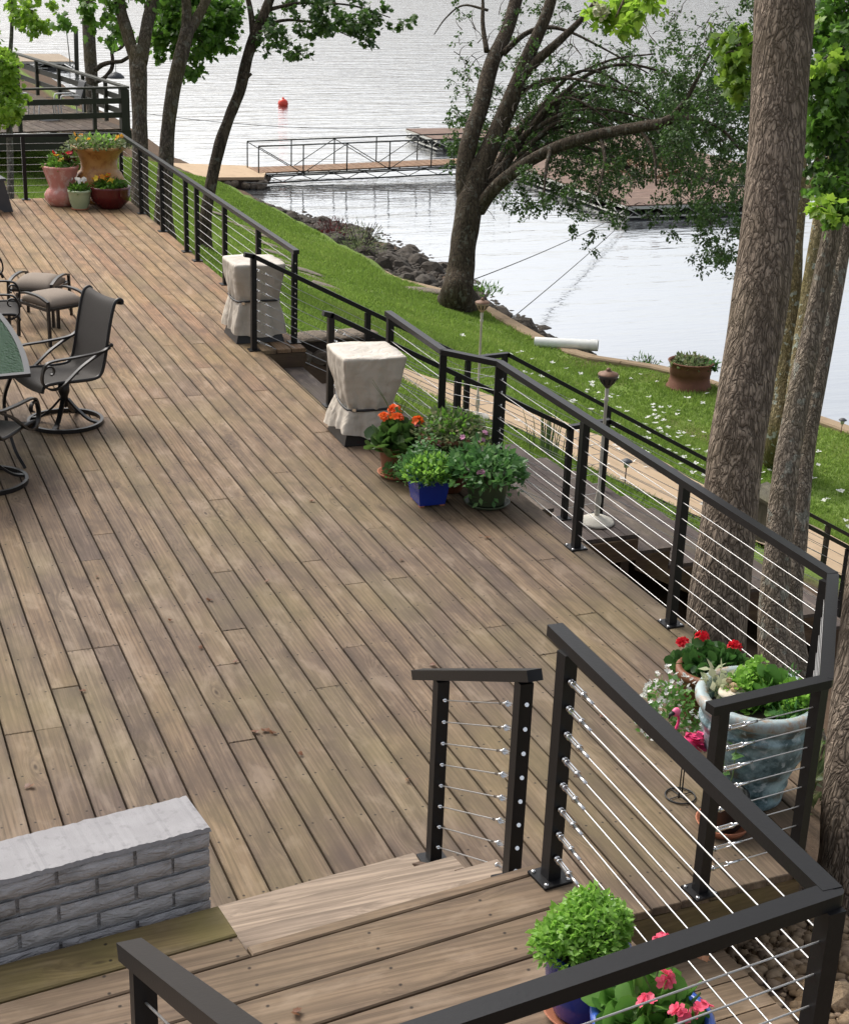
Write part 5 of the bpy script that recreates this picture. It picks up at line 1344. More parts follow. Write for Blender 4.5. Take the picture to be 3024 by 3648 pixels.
# left group of trees by the far railing
lc = at(288, 445, 24.2); lc = (lc[0], lc[1], gz(lc[0], lc[1])-.1)
t = tree('fork_tree', lc, 'mossy forked trunk behind the oxblood bowl at the railing corner')
limb_mesh('trunk', [('w', *lc, .19), (287,420,24.1,37), (287,300,24.1,33), (285,200,24.1,33), (283,130,24.1,36), (281,95,24.1,34)], M['bark_left'], t, lc, 26, 9, .06, 6, .25)
limb_mesh('branch', [(278,130,24.1,22), (262,70,24.1,24), (248,20,24.1,22), (238,-40,24.1,20), (225,-160,24,16)], M['bark_left'], t, lc, 16, 6)
limb_mesh('branch', [(290,130,24.1,24), (300,60,24.2,26), (313,0,24.3,25), (322,-60,24.4,22), (340,-180,24.4,16)], M['bark_left'], t, lc, 16, 6)
crown('crown', [(215,20,24.6,40,130), (250,50,24.8,28,70), (175,15,24.8,34,100), (225,-80,24.4,100,260), (340,-140,24.4,110,260), (135,30,25,22,50)], T_MAPLE, .13, M['leaf_mid'], t, lc, .4)
ld = at(335, 455, 24.6); ld = (ld[0], ld[1], gz(ld[0], ld[1])-.1)
t = tree('maple_tree', ld, 'slightly leaning trunk with hanging bright maple leaves')
limb_mesh('trunk', [('w', *ld, .18), (335,430,24.6,34), (340,330,24.6,31), (346,250,24.6,30), (356,180,24.6,31), (372,110,24.6,30), (385,60,24.6,28)], M['bark_left'], t, ld, 26, 9, .06, 9, .2)
limb_mesh('branch', [(380,75,24.6,20), (383,20,24.6,20), (378,-40,24.6,18), (370,-160,24.6,14)], M['bark_left'], t, ld, 14, 6)
limb_mesh('branch', [(385,70,24.6,20), (410,25,24.7,20), (430,-20,24.8,18), (470,-140,24.8,12)], M['bark_left'], t, ld, 14, 6)
cm = [(random.uniform(330, 470), random.uniform(0, 90), random.uniform(25, 26.2), random.uniform(20, 34), 190) for i in range(24)]
cm += [(400,135,25.5,20,90), (345,110,25.4,20,70), (395,150,25.5,10,40), (460,95,25.6,20,80), (325,70,25.4,24,90), (440,-60,25,90,240), (370,-80,25,80,200)]
crown('crown', cm, T_MAPLE, .105, M['leaf_mid'], t, ld, .3, .8)
le = at(418, 490, 26.0); le = (le[0], le[1], gz(le[0], le[1])-.1)
t = tree('leaning_tree', le, 'thin dark trunk leaning towards the water past the gangway')
limb_mesh('trunk', [('w', *le, .16), (420,460,26,27), (430,390,26,26), (450,300,26,25), (470,240,26,24), (492,185,26,24), (505,130,26,23), (520,80,26,22), (545,20,26,20), (565,-30,26,18), (600,-120,26,12)], M['bark_dark'], t, le, 22, 9, .09, 12, .2)
limb_mesh('branch', [(497,170,26,9), (507,158,26,8), (516,150,26,5)], M['bark_dark'], t, le, 8, 4)
limb_mesh('branch', [(520,85,26,14), (515,30,26,12), (505,-20,26,9)], M['bark_dark'], t, le, 10, 5)
limb_mesh('branch', [(530,55,26,9), (590,40,26.4,6), (660,50,26.8,4), (720,75,27,2)], M['bark_dark'], t, le, 8, 5)
limb_mesh('branch', [(545,20,26,9), (620,5,26.3,6), (720,10,26.8,4), (800,35,27,2)], M['bark_dark'], t, le, 8, 5)
ce = [(random.uniform(510, 760), random.gauss(38, 28), random.uniform(25.6, 27), random.uniform(16, 30), 62) for i in range(30)]+[(random.uniform(700, 830), random.uniform(20, 60), 26.8, 14, 30) for i in range(6)]+[(620,110,26.5,12,36), (560,85,26.3,20,60), (600,-60,26,80,160)]
crown('crown', ce, T_MAPLE, .095, M['leaf_dark'], t, le, .2, .3)
lb = at(192, 300, 45.5); lb = (lb[0], lb[1], gz(lb[0], lb[1])-.1)
t = tree('tall_tree', lb, 'straight brown trunk behind the neighbouring deck with bent bare limbs')
limb_mesh('trunk', [('w', *lb, .30), (191,250,45.5,27), (188,170,45.5,26), (184,90,45.5,25), (180,20,45.5,25), (176,-60,45.5,24), (172,-160,45.5,20)], M['bark_left'], t, lb, 20, 8)
limb_mesh('branch', [(195,143,45.3,10), (210,132,45.2,10), (228,127,45,9), (248,125,45,9), (264,116,44.9,8)], M['bark_dark'], t, lb, 10, 5)
limb_mesh('branch', [(196,168,45.3,9), (215,158,45.2,9), (229,140,45.1,9), (231,120,45,8), (230,106,45,7), (243,100,45,7), (252,92,45,7), (262,76,45,5)], M['bark_dark'], t, lb, 10, 5)
crown('crown', [(235,80,44.8,12,30), (255,70,44.8,12,30), (170,-60,45.5,100,300)], T_MAPLE, .16, M['leaf_mid'], t, lb, .3)
la = at(22, 430, 27.0); la = (la[0], la[1], gz(la[0], la[1])-.1)
t = tree('young_maple', la, 'slim pale trunk carrying bright yellow-green leaves at the far railing')
limb_mesh('trunk', [('w', *la, .10), (22,420,27,15), (21,330,27,14), (19,260,27,13), (18,200,27,12), (20,130,27,10), (24,60,27,8), (25,-20,27,6)], M['bark_pale'], t, la, 16, 8, .06, 4)
ca = [(random.uniform(-50, 28), random.uniform(20, 235), random.uniform(26, 27.4), random.uniform(18, 30), 150) for i in range(30)]+[(random.uniform(30, 110), random.uniform(-10, 45), 26.8, 18, 60) for i in range(8)]+[(75,60,26.5,14,40), (20,-60,27,70,200), (100,10,26.8,14,40)]
crown('crown', ca, T_MAPLE, .095, M['leaf_bright'], t, la, .2, .6)

# ------------------------------------------------------------------ neighbour's deck
M['olive'] = plain('olive_stained_wood', (.022,.023,.013), .75, 0, .4, 6, .2)
M['olivedeck'] = wood('brown_stained_planks', [(.075,.045,.026), (.058,.036,.022), (.09,.055,.032)], 'Y', False, .1, .4)
NX0, NX1, NY0, NY1, NZ0 = 1.4, 7.86, 39.85, 50.0, -1.32
nd = empty('neighbour_deck', (NX1, NY0, NZ0), R(8), 'neighbouring raised deck with dark olive rails beyond the far railing', 'deck'); no = Vector((NX1, NY0, NZ0))
def nb(name, a, b, w, h, mat=None): return MB().beam(Vector(a)-no, Vector(b)-no, w, h).build(name, mat or M['olive'], nd)
i = 0
y = NY0
for i in range(23):
    x = NX0+.15+i*.29
    if x < NX1: nb('plank', (x, NY0, NZ0-.02), (x, NY1, NZ0-.02), .275, .04, M['olivedeck'])
nb('beam', (NX0, NY0-.03, NZ0-.25), (NX1, NY0-.03, NZ0-.25), .05, .40); nb('beam', (NX1+.03, NY0, NZ0-.25), (NX1+.03, NY1, NZ0-.25), .05, .40); nb('beam', (NX0, NY1, NZ0-.25), (NX1, NY1, NZ0-.25), .05, .40)
for x, y in ((2.6, 40.0), (4.2, 40.0), (6.9, 40.4), (2.6, 49.6), (7.4, 49.6), (7.4, 45)): nb('support_post', (x, y, NZ0-.4), (x, y, gz(x, y)-.1), .15, .15)
nb('support_post', (3.25, 39.9, NZ0-.4), (3.25, 39.9, gz(3.25, 39.9)-.1), .14, .14, M['tread_light'])
for x in (3.6, 5.05, 6.95): nb('rail_post', (x, NY0, NZ0), (x, NY0, NZ0+1.0), .09, .09)
nb('corner_post', (NX1-.12, NY0, NZ0-.05), (NX1-.12, NY0, NZ0+.98), .22, .2)
for z in (.35, .70): nb('rail_board', (NX0, NY0-.06, NZ0+z), (NX1, NY0-.06, NZ0+z), .04, .14)
nb('cap_rail', (NX0, NY0, NZ0+1.02), (NX1, NY0, NZ0+1.02), .15, .05)
for y in (41.5, 43.4, 45.6, 47.8, 49.9): nb('rail_post', (NX1-.05, y, NZ0), (NX1-.05, y, NZ0+1.0), .09, .09)
for z in (.35, .70): nb('rail_board', (NX1, NY0, NZ0+z), (NX1, NY1, NZ0+z), .04, .14)
nb('cap_rail', (NX1-.04, NY0, NZ0+1.02), (NX1-.04, NY1, NZ0+1.02), .15, .05)
for x in (2.4, 3.9, 5.4): nb('rail_post', (x, NY1, NZ0), (x, NY1, NZ0+1.0), .09, .09)
for z in (.35, .70): nb('rail_board', (NX0, NY1, NZ0+z), (NX1, NY1, NZ0+z), .04, .14)
nb('cap_rail', (NX0, NY1-.03, NZ0+1.02), (NX1-.1, NY1-.03, NZ0+1.02), .15, .05)
M['whitetube'] = plain('white_tube', (.62,.62,.60), .4); M['darksling'] = plain('dark_mesh_sling', (.05,.052,.055), .7)
def lawn_chair(loc, rz, label, back=True):
    t = empty('lawn_chair', loc, rz, label, 'chair' if back else 'side table')
    for s in (-1, 1):
        pts = spline([(.30,.42),(.30,.04),(.24,.012),(-.2,.012),(-.27,.06),(-.30,.35),(-.28,.56),(-.2,.60),(.15,.60),(.22,.56)] if back else [(.2,.42),(.24,.36),(.26,.06),(.2,.012),(-.2,.012),(-.26,.06),(-.24,.36),(-.2,.42)], 4)
        MB().tube([(x, s*.28, z) for x, z in pts], .019, 7).build('side_frame', M['whitetube'], t)
    if back:
        MB().add([(-.28,-.26,.40),(.22,-.26,.36),(.22,.26,.36),(-.28,.26,.40),(-.28,-.26,.37),(.22,-.26,.33),(.22,.26,.33),(-.28,.26,.37)], [(0,1,2,3),(7,6,5,4),(0,4,5,1),(1,5,6,2),(2,6,7,3),(3,7,4,0)]).build('seat', M['darksling'], t)
        bk = spline([(.20,.37),(.28,.55),(.36,.80),(.40,.92),(.44,.95)], 4)
        MB().ribbon([(x, 0, z) for x, z in bk], .52, .025, (0,1,0)).build('backrest', M['darksling'], t)
    else: MB().box((0,0,.43), (.50,.58,.025)).build('table_top', M['whitetube'], t)
    return t
lawn_chair((6.72, 42.2, NZ0), R(8), 'white tube lawn chair with dark mesh back on the neighbouring deck')
lawn_chair((6.08, 41.9, NZ0), R(5), 'low white tube side table on the neighbouring deck', False)
lawn_chair((5.35, 42.4, NZ0), R(160), 'white tube lawn chair half hidden by leaves on the neighbouring deck')
bp = at(238, 158, 44.8); b2 = at(237, 122, 45.0)
t = empty('hanging_lamp', bp, 0, 'dark dome hanging on a thin wire from the bare limb', 'lamp')
MB().lathe([(.0,.16),(.05,.15),(.15,.11),(.24,.03),(.25,-.02),(.235,-.02),(.14,.09),(0,.13)], 24).build('dome', M['charcoal'], t)
MB().tube([(0,0,.15), tuple(b2-bp)], .008, 5).build('wire', M['iron'], t)

# ------------------------------------------------------------------ pier, gangway, docks
M['dockwood'] = wood('reddish_dock_planks', [(.26,.165,.125), (.23,.15,.115), (.29,.19,.14)], 'X', False, 0, .3)
M['gangwood'] = wood('orange_gangway_planks', [(.36,.21,.12), (.33,.20,.115)], 'Y', False, 0, .2)
M['palewood'] = wood('pale_dock_planks', [(.42,.33,.23), (.46,.36,.25)], 'X', False, 0, .2)
M['galv'] = plain('galvanised_steel', (.48,.48,.44), .5, .4); M['dkgreen'] = plain('dark_green_steel', (.03,.036,.032), .5, .3)
M['floatblack'] = plain('black_float', (.015,.015,.014), .6)
pier = empty('stone_pier', (13.4, 53.2, -4.6), 0, 'stone-faced concrete pier at the foot of the gangway', 'pier')
pk = MB(); PP = [(10.6,55.2),(10.9,53.4),(13.0,52.2),(14.85,52.0),(15.25,53.1),(15.0,54.6),(12.5,55.6)]
vs = [(x-13.4, y-53.2, -1.1) for x, y in PP]+[(x-13.4, y-53.2, -.08) for x, y in PP]; n = len(PP)
pk.add(vs, [tuple(range(n, 2*n))]+[(i, (i+1) % n, n+(i+1) % n, n+i) for i in range(n)]).build('core', M['soil'], pier)
pk = MB(); vs = [((x-13.4)*1.03, (y-53.2)*1.03, -.078) for x, y in PP]+[((x-13.4)*1.03, (y-53.2)*1.03, .02) for x, y in PP]
pk.add(vs, [tuple(range(n))[::-1], tuple(range(n, 2*n))]+[(i, (i+1) % n, n+(i+1) % n, n+i) for i in range(n)]).build('top_slab', M['path'], pier)
for (a, b) in ((1,2),(2,3),(3,4)):
    A_, B_ = np.array(PP[a]), np.array(PP[b]); L = np.linalg.norm(B_-A_); nn = int(L/.30)
    for r_ in range(3):
        for i in range(nn+1):
            f = (i+.5*(r_ % 2)+random.uniform(-.15,.15))/max(1, nn); f = min(max(f, .02), .98)
            q = A_+(B_-A_)*f; s = random.uniform(.17, .23)
            put(random.choice(ROCKS_S), 'stone', (q[0]-13.4, q[1]-53.2, -.25-.32*r_+random.uniform(-.04,.04)), (s, s*.7, s*.95), pier)
ga = Vector((14.95, 53.55, -4.6)); gb_ = Vector((24.9, 53.9, -4.45)); gd = (gb_-ga).normalized(); gsd = Vector((-gd.y, gd.x, 0)).normalized()
gw = empty('gangway', ga, 0, 'long gangway with orange plank floor and dark trussed handrails', 'gangway')
for i in range(33):
    c = gd*(i*.305+.15)
    MB().beam(c-gsd*.62, c+gsd*.62, .295, .05).build('plank', M['gangwood'], gw)
LW = 10.05
for s in (-1, 1):
    e = gsd*s*.66; up = Vector((0,0,1))
    MB().tube([e+up*.95, e+gd*LW+up*.95], .028, 6).build('handrail', M['dkgreen'], gw)
    MB().tube([e-up*.06, e+gd*LW-up*.06], .03, 6).build('edge_chord', M['dkgreen'], gw)
    MB().tube([e-up*.34+gd*.3, e+gd*LW-up*.34], .03, 6).build('lower_chord', M['dkgreen'], gw)
    for i in range(7):
        p = e+gd*(i*LW/6); MB().tube([p-up*.06, p+up*.95], .024, 6).build('upright', M['dkgreen'], gw)
    for i in range(6):
        a_ = e+gd*(i*LW/6); b_ = e+gd*((i+1)*LW/6)
        if i % 2: a_, b_ = b_, a_
        MB().tube([a_+up*.93, b_-up*.05], .016, 5).build('brace', M['dkgreen'], gw)
    for i in range(16):
        a_ = e+gd*(.3+i*(LW-.3)/16); b_ = e+gd*(.3+(i+1)*(LW-.3)/16)
        if i % 2: a_, b_ = b_, a_
        MB().tube([a_-up*.08, b_-up*.33], .014, 5).build('truss_brace', M['dkgreen'], gw)
def dock(name, x0, x1, y0, y1, label, mat, along='X', z=-4.52, pw=.30):
    t = empty(name, ((x0+x1)/2, (y0+y1)/2, z), 0, label, 'dock'); cx, cy = (x0+x1)/2, (y0+y1)/2
    if along == 'X':
        n = int((y1-y0)/pw)
        for i in range(n): MB().box((0, y0+(i+.5)*(y1-y0)/n-cy, -.02), (x1-x0, (y1-y0)/n-.012, .04)).build('plank', mat, t)
    else:
        n = int((x1-x0)/pw)
        for i in range(n): MB().box((x0+(i+.5)*(x1-x0)/n-cx, 0, -.02), ((x1-x0)/n-.012, y1-y0, .04)).build('plank', mat, t)
    hx, hy = (x1-x0)/2, (y1-y0)/2
    for (a, b) in (((-hx,-hy),(hx,-hy)),((hx,-hy),(hx,hy)),((hx,hy),(-hx,hy)),((-hx,hy),(-hx,-hy))):
        A_ = Vector((*a, -.09)); B_ = Vector((*b, -.09)); L = (B_-A_).length; d = (B_-A_).normalized()
        MB().beam(A_, B_, .06, .09).build('edge_beam', M['galv'], t); lo = Vector((0,0,-.30)); MB().beam(A_+lo, B_+lo, .05, .05).build('lower_chord', M['galv'], t)
        k = MB(); m_ = max(2, int(L/.55)); 
        for i in range(m_):
            p_ = A_+d*(L*i/m_); q_ = A_+d*(L*(i+1)/m_)
            k.tube([p_+lo*(i % 2), q_+lo*((i+1) % 2)], .02, 5)
        k.build('truss', M['galv'], t)
    for sx in (-.7, 0, .7):
        for sy in (-.85, -.3, .3, .85): MB().box((sx*hx, sy*hy, -.50), (hx*.42, min(1.0, hy*.4), .30)).build('float_drum', M['floatblack'], t)
    return t
dk = dock('swim_dock', 25.0, 31.2, 44.1, 56.5, 'broad reddish plank dock on white trusses at the gangway end', M['dockwood'])
dock('swim_dock', 24.8, 30.2, 60.2, 63.9, 'reddish dock arm on white trusses beyond the gangway handrails', M['dockwood'])
dock('swim_dock', 30.3, 34.6, 47.5, 63.8, 'reddish dock arm half hidden behind the lakeside tree', M['dockwood'])
dock('swim_dock', 36.6, 44.0, 46.5, 51.4, 'pale dock with dark boat well behind the right-hand trunks', M['palewood'])
dl = dock('swim_dock', 9.6, 15.8, 96.4, 101.8, 'distant pale plank dock beyond the neighbouring deck', M['palewood'])
t = empty('dock_piling', (15.9, 96.2, -5.2), 0, 'dark piling post at the corner of the distant pale dock', 'piling')
MB().tube([(0,0,0),(.05,0,2.6)], .14, 10).build('pile', M['olive'], t); MB().tube([(-.35,.1,.4),(-.55,.1,3.4)], .035, 6).build('pole', M['galv'], t); 
k = MB(); ell(k, (-.55,.1,3.45), (.09,.09,.09)); k.build('pole_cap', M['galv'], t)
def dock_chair(loc, rz, label):
    t = empty('dock_chair', loc, rz, label, 'chair')
    for i in range(5): MB().box((.05, -.24+i*.12, .36), (.50, .105, .025), 0, Matrix.Rotation(R(8), 3, 'Y')).build('seat_slat', M['gangwood'], t)
    for i in range(5): MB().box((.42, -.24+i*.12, .68), (.03, .105, .72), 0, Matrix.Rotation(R(20), 3, 'Y')).build('back_slat', M['gangwood'], t)
    for s in (-1, 1):
        MB().box((.1, s*.36, .58), (.70, .13, .03)).build('arm', M['gangwood'], t)
        MB().box((-.16, s*.33, .285), (.09, .04, .56)).build('leg', M['gangwood'], t); MB().beam((-.18, s*.29, .34), (.55, s*.29, .05), .035, .12).build('leg', M['gangwood'], t)
    return t
dock_chair((27.6, 49.6, -4.52), R(20), 'orange wooden slatted armchair on the broad reddish dock, facing the shore')
dock_chair((29.3, 48.6, -4.52), R(120), 'orange wooden slatted armchair on the broad reddish dock, turned sideways')
t = empty('dock_table', (28.7, 49.9, -4.52), 0, 'low orange wooden table between the dock armchairs', 'table')
for i in range(5): MB().box((0, -.3+i*.15, .45), (.8, .135, .03)).build('top_slat', M['gangwood'], t)
for sx in (-1, 1):
    for sy in (-1, 1): MB().box((sx*.33, sy*.28, .216), (.07, .07, .432)).build('leg', M['gangwood'], t)
bo = empty('buoy', (23.1, 77.0, WATER), 0, 'round orange-red buoy floating on the lake', 'buoy')
M['buoy'] = plain('orange_buoy', (.75,.06,.03), .35); k = MB(); ell(k, (0,0,.1), (.27,.27,.27), 20); k.build('ball', M['buoy'], bo); MB().lathe([(.07,.36),(.05,.42),(0,.42)], 10).build('cap', M['buoy'], bo)
M['line'] = plain('mooring_line', (.16,.16,.155), .7)
def mooring(a, b, sag, label, r=.013):
    a = Vector(a); b = Vector(b); k = MB()
    pts = [a+(b-a)*f-Vector((0,0,sag*4*f*(1-f))) for f in np.linspace(0, 1, 14)]
    tag(k.tube(pts, r, 5, False).build('mooring_line', M['line']), label, 'cable')
q1 = at(960, 577, 33.0); q2 = at(1225, 480, 50)
mooring(q1, (25.1, 44.3, -4.75), .10, 'thin mooring cable from the lakeside tree to the dock corner')
mooring((14.3, 30.3, -4.5), (25.3, 44.2, -4.8), .06, 'lower mooring cable from the rocks beside the lakeside tree')
mooring((14.2, 52.0, -4.75), (25.0, 47.5, -4.85), .05, 'slack cable low over the water from the pier to the dock')
mooring((9.0, 62.0, -2.9), (24.9, 62.5, -4.3), .45, 'thin cable stretched above the water behind the gangway')

# ------------------------------------------------------------------ lawn details
def steel_rim(): 
    t = empty('rim_planter', (15.11, 23.75, gz(15.11, 23.75)), 0, 'rusty steel wheel rim planted with pale green weeds', 'planter')
    M['rust'] = plain('rusty_steel', (.15,.06,.035), .8, .2, .45, 6, .3)
    MB().lathe([(.40,0),(.44,.0),(.43,.04),(.40,.07),(.385,.15),(.375,.16),(.375,.28),(.385,.29),(.39,.40),(.40,.46),(.43,.50),(.44,.52),(.42,.53),(.385,.50),(.37,.40)], 44).build('rim', M['rust'], t)
    MB().lathe([(0,.46),(.37,.44)], 24).build('soil', M['soil'], t)
    bush('foliage', (0,0,.44), (.38,.38,.17), 420, .10, T_OVAL, M['leaf_grey'], t); bush('foliage', (.3,-.2,.38), (.18,.15,.22), 120, .10, T_OVAL, M['leaf_mint'], t)
steel_rim()
M['pvc'] = plain('white_pvc', (.75,.75,.72), .35)
pa = np.array((13.55, 27.25, -4.10)); pb = np.array((14.62, 26.55, -4.06))
tp = empty('drain_pipe', pa, 0, 'white plastic drain pipe lying on the grass above the rocks', 'pipe')
d = Vector(pb-pa).normalized(); L = float(np.linalg.norm(pb-pa)); MB().tube([Vector((0,0,0)), d*L], .11, 18, False).build('barrel', M['pvc'], tp); MB().tube([d*(L-.14), d*(L+.02)], .118, 18, False).build('collar', M['pvc'], tp); MB().tube([d*(L-.05), d*(L-.045)], .1, 18).build('mouth_shade_disc', M['iron'], tp)  # last piece: black disc inside the mouth, painted shade for the hollow bore
def solar(loc, label):
    t = empty('path_light', loc, 0, label, 'path light')
    MB().tube([(0,0,-.05),(0,0,.20)], .008, 6).build('stake', M['rustlid'], t)
    MB().lathe([(.012,.19),(.028,.20),(.042,.27),(.038,.275)], 14).build('lens', M['galv'], t)
    MB().lathe([(.0,.31),(.03,.305),(.068,.28),(.07,.27),(.0,.272)], 18).build('cap', M['charcoal'], t)
solar((8.79, 15.01, gz(8.79, 15.01)+.05), 'small solar path light at the edge of the tan path')
solar((16.2, 20.5, gz(16.2, 20.5)), 'small solar path light on the lawn near the water edge')
steps_ = [(10.09,36.7),(10.17,36.2),(10.29,35.6),(10.08,34.4),(9.89,33.4),(9.64,32.3),(9.62,31.6),(9.74,30.8),(9.65,30.05),(9.57,29.5),(9.4,28.85),(9.31,28.2),(9.2,27.6),(8.86,26.8),(8.57,26.1),(9.98,37.4),(9.85,38.2)]
STP = rock_mesh('stepping_stone', 77, .1, .15); STP.materials.append(M['stone'])
for i, (x, y) in enumerate(steps_):
    s = .42 if i == 7 else random.uniform(.24, .32)
    put(STP, 'stepping_stone', (x, y, gz(x, y)+.012), (s*1.2, s, s), None, 'flat grey stepping stone set in the lawn slope', 'stone', 'stepping stones in the lawn', (0, R(19), random.uniform(-.15, .15)))
put(STP, 'slab_stone', (12.95, 31.9, gz(12.95, 31.9)+.02), (.75, .5, .6), None, 'large tan slab lying in the grass by the lakeside tree', 'stone', None, (0, R(10), .4))
PM = []
for s in range(3):
    V, F, A = leaf_arrays(np.zeros((4, 3)), np.array([(1,0,.2),(0,1,.25),(-1,.2,.2),(.1,-1,.3)])[:3+(s > 0)], .055, T_PETAL, roll=.2) if s else leaf_arrays(np.zeros((3, 3)), np.array([(1,0,.2),(-.4,.9,.3),(-.4,-.8,.2)]), .055, T_PETAL, roll=.2)
    o = np_mesh('fallen_blossom', V, F, M['f_white'], attr=A); PM.append(o.data); bpy.data.objects.remove(o)
def in_lawn():
    while 1:
        if random.random() < .8: x, y = random.uniform(10.2, 15.2), random.uniform(16.8, 25)
        else: x, y = random.uniform(12.8, 16), random.uniform(13, 20)
        tx = np.interp(y, [15.2, 16.2, 17.5, 18.4, 19], [12.6, 11.9, 10.9, 9.2, 8])
        if x > tx and x < float(shore_x(y))-.4 and random.random() < math.exp(-((x-12.6)/2.2)**2-((y-19.5)/4)**2)+.12: return x, y
for i in range(230):
    x, y = in_lawn()
    if i > 214: x, y = random.uniform(8.2, 10.5), random.uniform(15, 18)
    put(random.choice(PM), 'fallen_blossom', (x, y, gz(x, y)+.055), random.uniform(.75, 1.15), None, 'small white blossom fallen on the grass or path', 'blossom', 'white blossoms fallen on the lawn')
# shrubs on the bank and reeds by the stairs
for (x, y, mt, lab, sx) in ((13.6, 38.2, 'leaf_grey', 'straggly yellow-green shrub growing on the rocky bank', 1.0), (13.5, 40.2, 'leaf_red', 'reddish-brown shrub on the rocky bank beside the kerb', .7), (15.2, 25.6, 'leaf_mid', 'low green weed tuft on the rocks by the drain pipe', .45)):
    t = empty('bank_shrub', (x, y, gz(x, y)), 0, lab, 'shrub')
    bush('foliage', (0,0,.1), (.8*sx,.9*sx,.9*sx), int(700*sx), .10, T_NARROW, M[mt], t, shell=.7, upb=1.0)
    stems([((0,0,-.1), (random.uniform(-.6,.6)*sx, random.uniform(-.6,.6)*sx, .8*sx)) for i in range(14)], .008, M['twig'], t)
t = empty('reed_clump', (8.0, 15.6, gz(8.0, 15.6)), 0, 'thin upright reeds growing beside the tan path', 'reeds')
k = MB()
for i in range(46):
    a = random.uniform(0, 6.28); r = random.uniform(0, .22); h = random.uniform(.3, .65)
    k.tube([(r*math.cos(a), r*math.sin(a), -.02), (r*1.15*math.cos(a), r*1.15*math.sin(a), h*.6), (r*1.5*math.cos(a), r*1.5*math.sin(a), h)], [.006,.005,.002], 4, False)
tag(k.build('reed', M['stem'], t), kind='stuff')
# small stone ledge holding the lawn beside the stairs
t = empty('stone_ledge', (4.6, 13.85, -.5), 0, 'rough stone retaining wall with flat capstones beside the stairs', 'wall')
MB().box((.05,.06,-.25), (1.0,.26,1.35)).build('core', M['soil'], t)
for r_ in range(5):
    for i in range(4): put(random.choice(ROCKS_S), 'stone', (-.32+i*.27+.1*(r_ % 2), -.06, .28-r_*.22), (.15,.11,.12), t, rot=(0,0,random.uniform(-.2,.2)))
for i in range(2): put(STP, 'capstone', (-.12+i*.40, .05, .455), (.28,.21,.45), t, rot=(0,0,random.uniform(-.2,.2)))
# nest box on a post by the trunks
q = at(1574, 1062, 13.0)
t = empty('nest_box', (q[0], q[1], gz(q[0], q[1])), R(20), 'weathered grey wooden nest box on a post behind the thick trunk', 'nest box'); hb_ = q[2]-gz(q[0], q[1])
M['greywood'] = wood('grey_green_old_wood', [(.13,.125,.085), (.16,.15,.11)], 'Z', False, .4, .4)
MB().box((.0,.17,hb_/2-.1), (.08,.05,hb_+.75)).build('post', M['greywood'], t); MB().box((0,0,hb_), (.24,.26,.36)).build('box', M['greywood'], t)
MB().box((0,-.02,hb_+.20), (.31,.36,.03), 0, Matrix.Rotation(R(12), 3, 'X')).build('roof', M['greywood'], t)
# gravel and stones by the near corner
for i in range(34):
    x = random.uniform(3.15, 4.3); y = random.uniform(2.9, 4.35)
    if x < 3.35 and y < 3.6: x += .25
    s = random.uniform(.06, .15)
    put(random.choice(ROCKS_T), 'garden_stone', (x, y, gz(x, y)+s*.3), s, None, 'tan garden stone in the gravel below the landing rail', 'stone', 'stones in the gravel')
vs, fs, A, b = [], [], [], 0
BV = []
for me in LOWROCK: BV.append((np.array([v.co[:] for v in me.vertices]), np.array([p_.vertices[:] for p_ in me.polygons])))
for i in range(4200):
    x = random.uniform(2.9, 4.9); y = random.uniform(1.8, 4.9)
    bv, bf = BV[i % 4]; s = random.uniform(.015, .045); a = random.uniform(0, 6.28); ca_, sa_ = math.cos(a), math.sin(a)
    q = bv*s; q = np.stack([q[:,0]*ca_-q[:,1]*sa_, q[:,0]*sa_+q[:,1]*ca_, q[:,2]], 1)+np.array([x, y, gz(x, y)+s*.3])
    vs.append(q); fs.append(bf+b); b += len(q); A.append(np.full(len(q), random.random()))
M['gravel'] = leafmat('tan_gravel', (.20,.13,.07), (.38,.28,.18), (.30,.22,.16), 0.0, .85, .2)
tag(np_mesh('gravel', np.vstack(vs), np.vstack(fs), M['gravel'], attr=np.concatenate(A)), 'loose tan gravel beside the landing', None, None, 'stuff')
# understory at the foot of the trunks
for (x, y, s, mt, lab) in ((6.3, 8.4, .35, 'leaf_mid', 'arching grass tuft at the foot of the tall trunks'), (5.9, 7.4, .3, 'leaf_grey', 'pale leafy tuft in the litter behind the urn'), (6.6, 7.0, .4, 'leaf_mid', 'loose green tuft beyond the railing corner')):
    t = empty('grass_tuft', (x, y, gz(x, y)), 0, lab, 'plant'); bush('foliage', (0,0,.02), (s, s, s*.9), 220, .22, T_NARROW, M[mt], t, upb=1.2)
# deck litter
LM = []
for s in range(3):
    V, F, A = leaf_arrays(np.zeros((2, 3)), np.array([(1,.2,.1),(.2,1,.15)]), .045, T_MAPLE if s else T_OVAL, roll=.4); o = np_mesh('dry_leaf', V, F, None, attr=A)
    o.data.materials.append(bpy.data.materials.get('dry_leaf') or leafmat('dry_leaf', (.16,.06,.025), (.25,.12,.05))); LM.append(o.data); bpy.data.objects.remove(o)
lit = [(196,1182),(430,1228),(415,1327),(525,1498),(545,1500),(620,1545),(830,1600),(1237,1470),(985,1097),(545,1190),(170,1418),(60,1615),(640,1025),(885,1365),(130,655),(480,1355),(350,1270),(820,1147),(1000,1100),(560,1500),(27,1280)]
for px, py in lit:
    q = atz(px, py, .012); put(random.choice(LM), 'dry_leaf', q, random.uniform(.4, .8), None, 'small dry brown leaf lying on the deck boards', 'leaf', 'dry leaves on the deck', (0, 0, random.uniform(0, 6)))
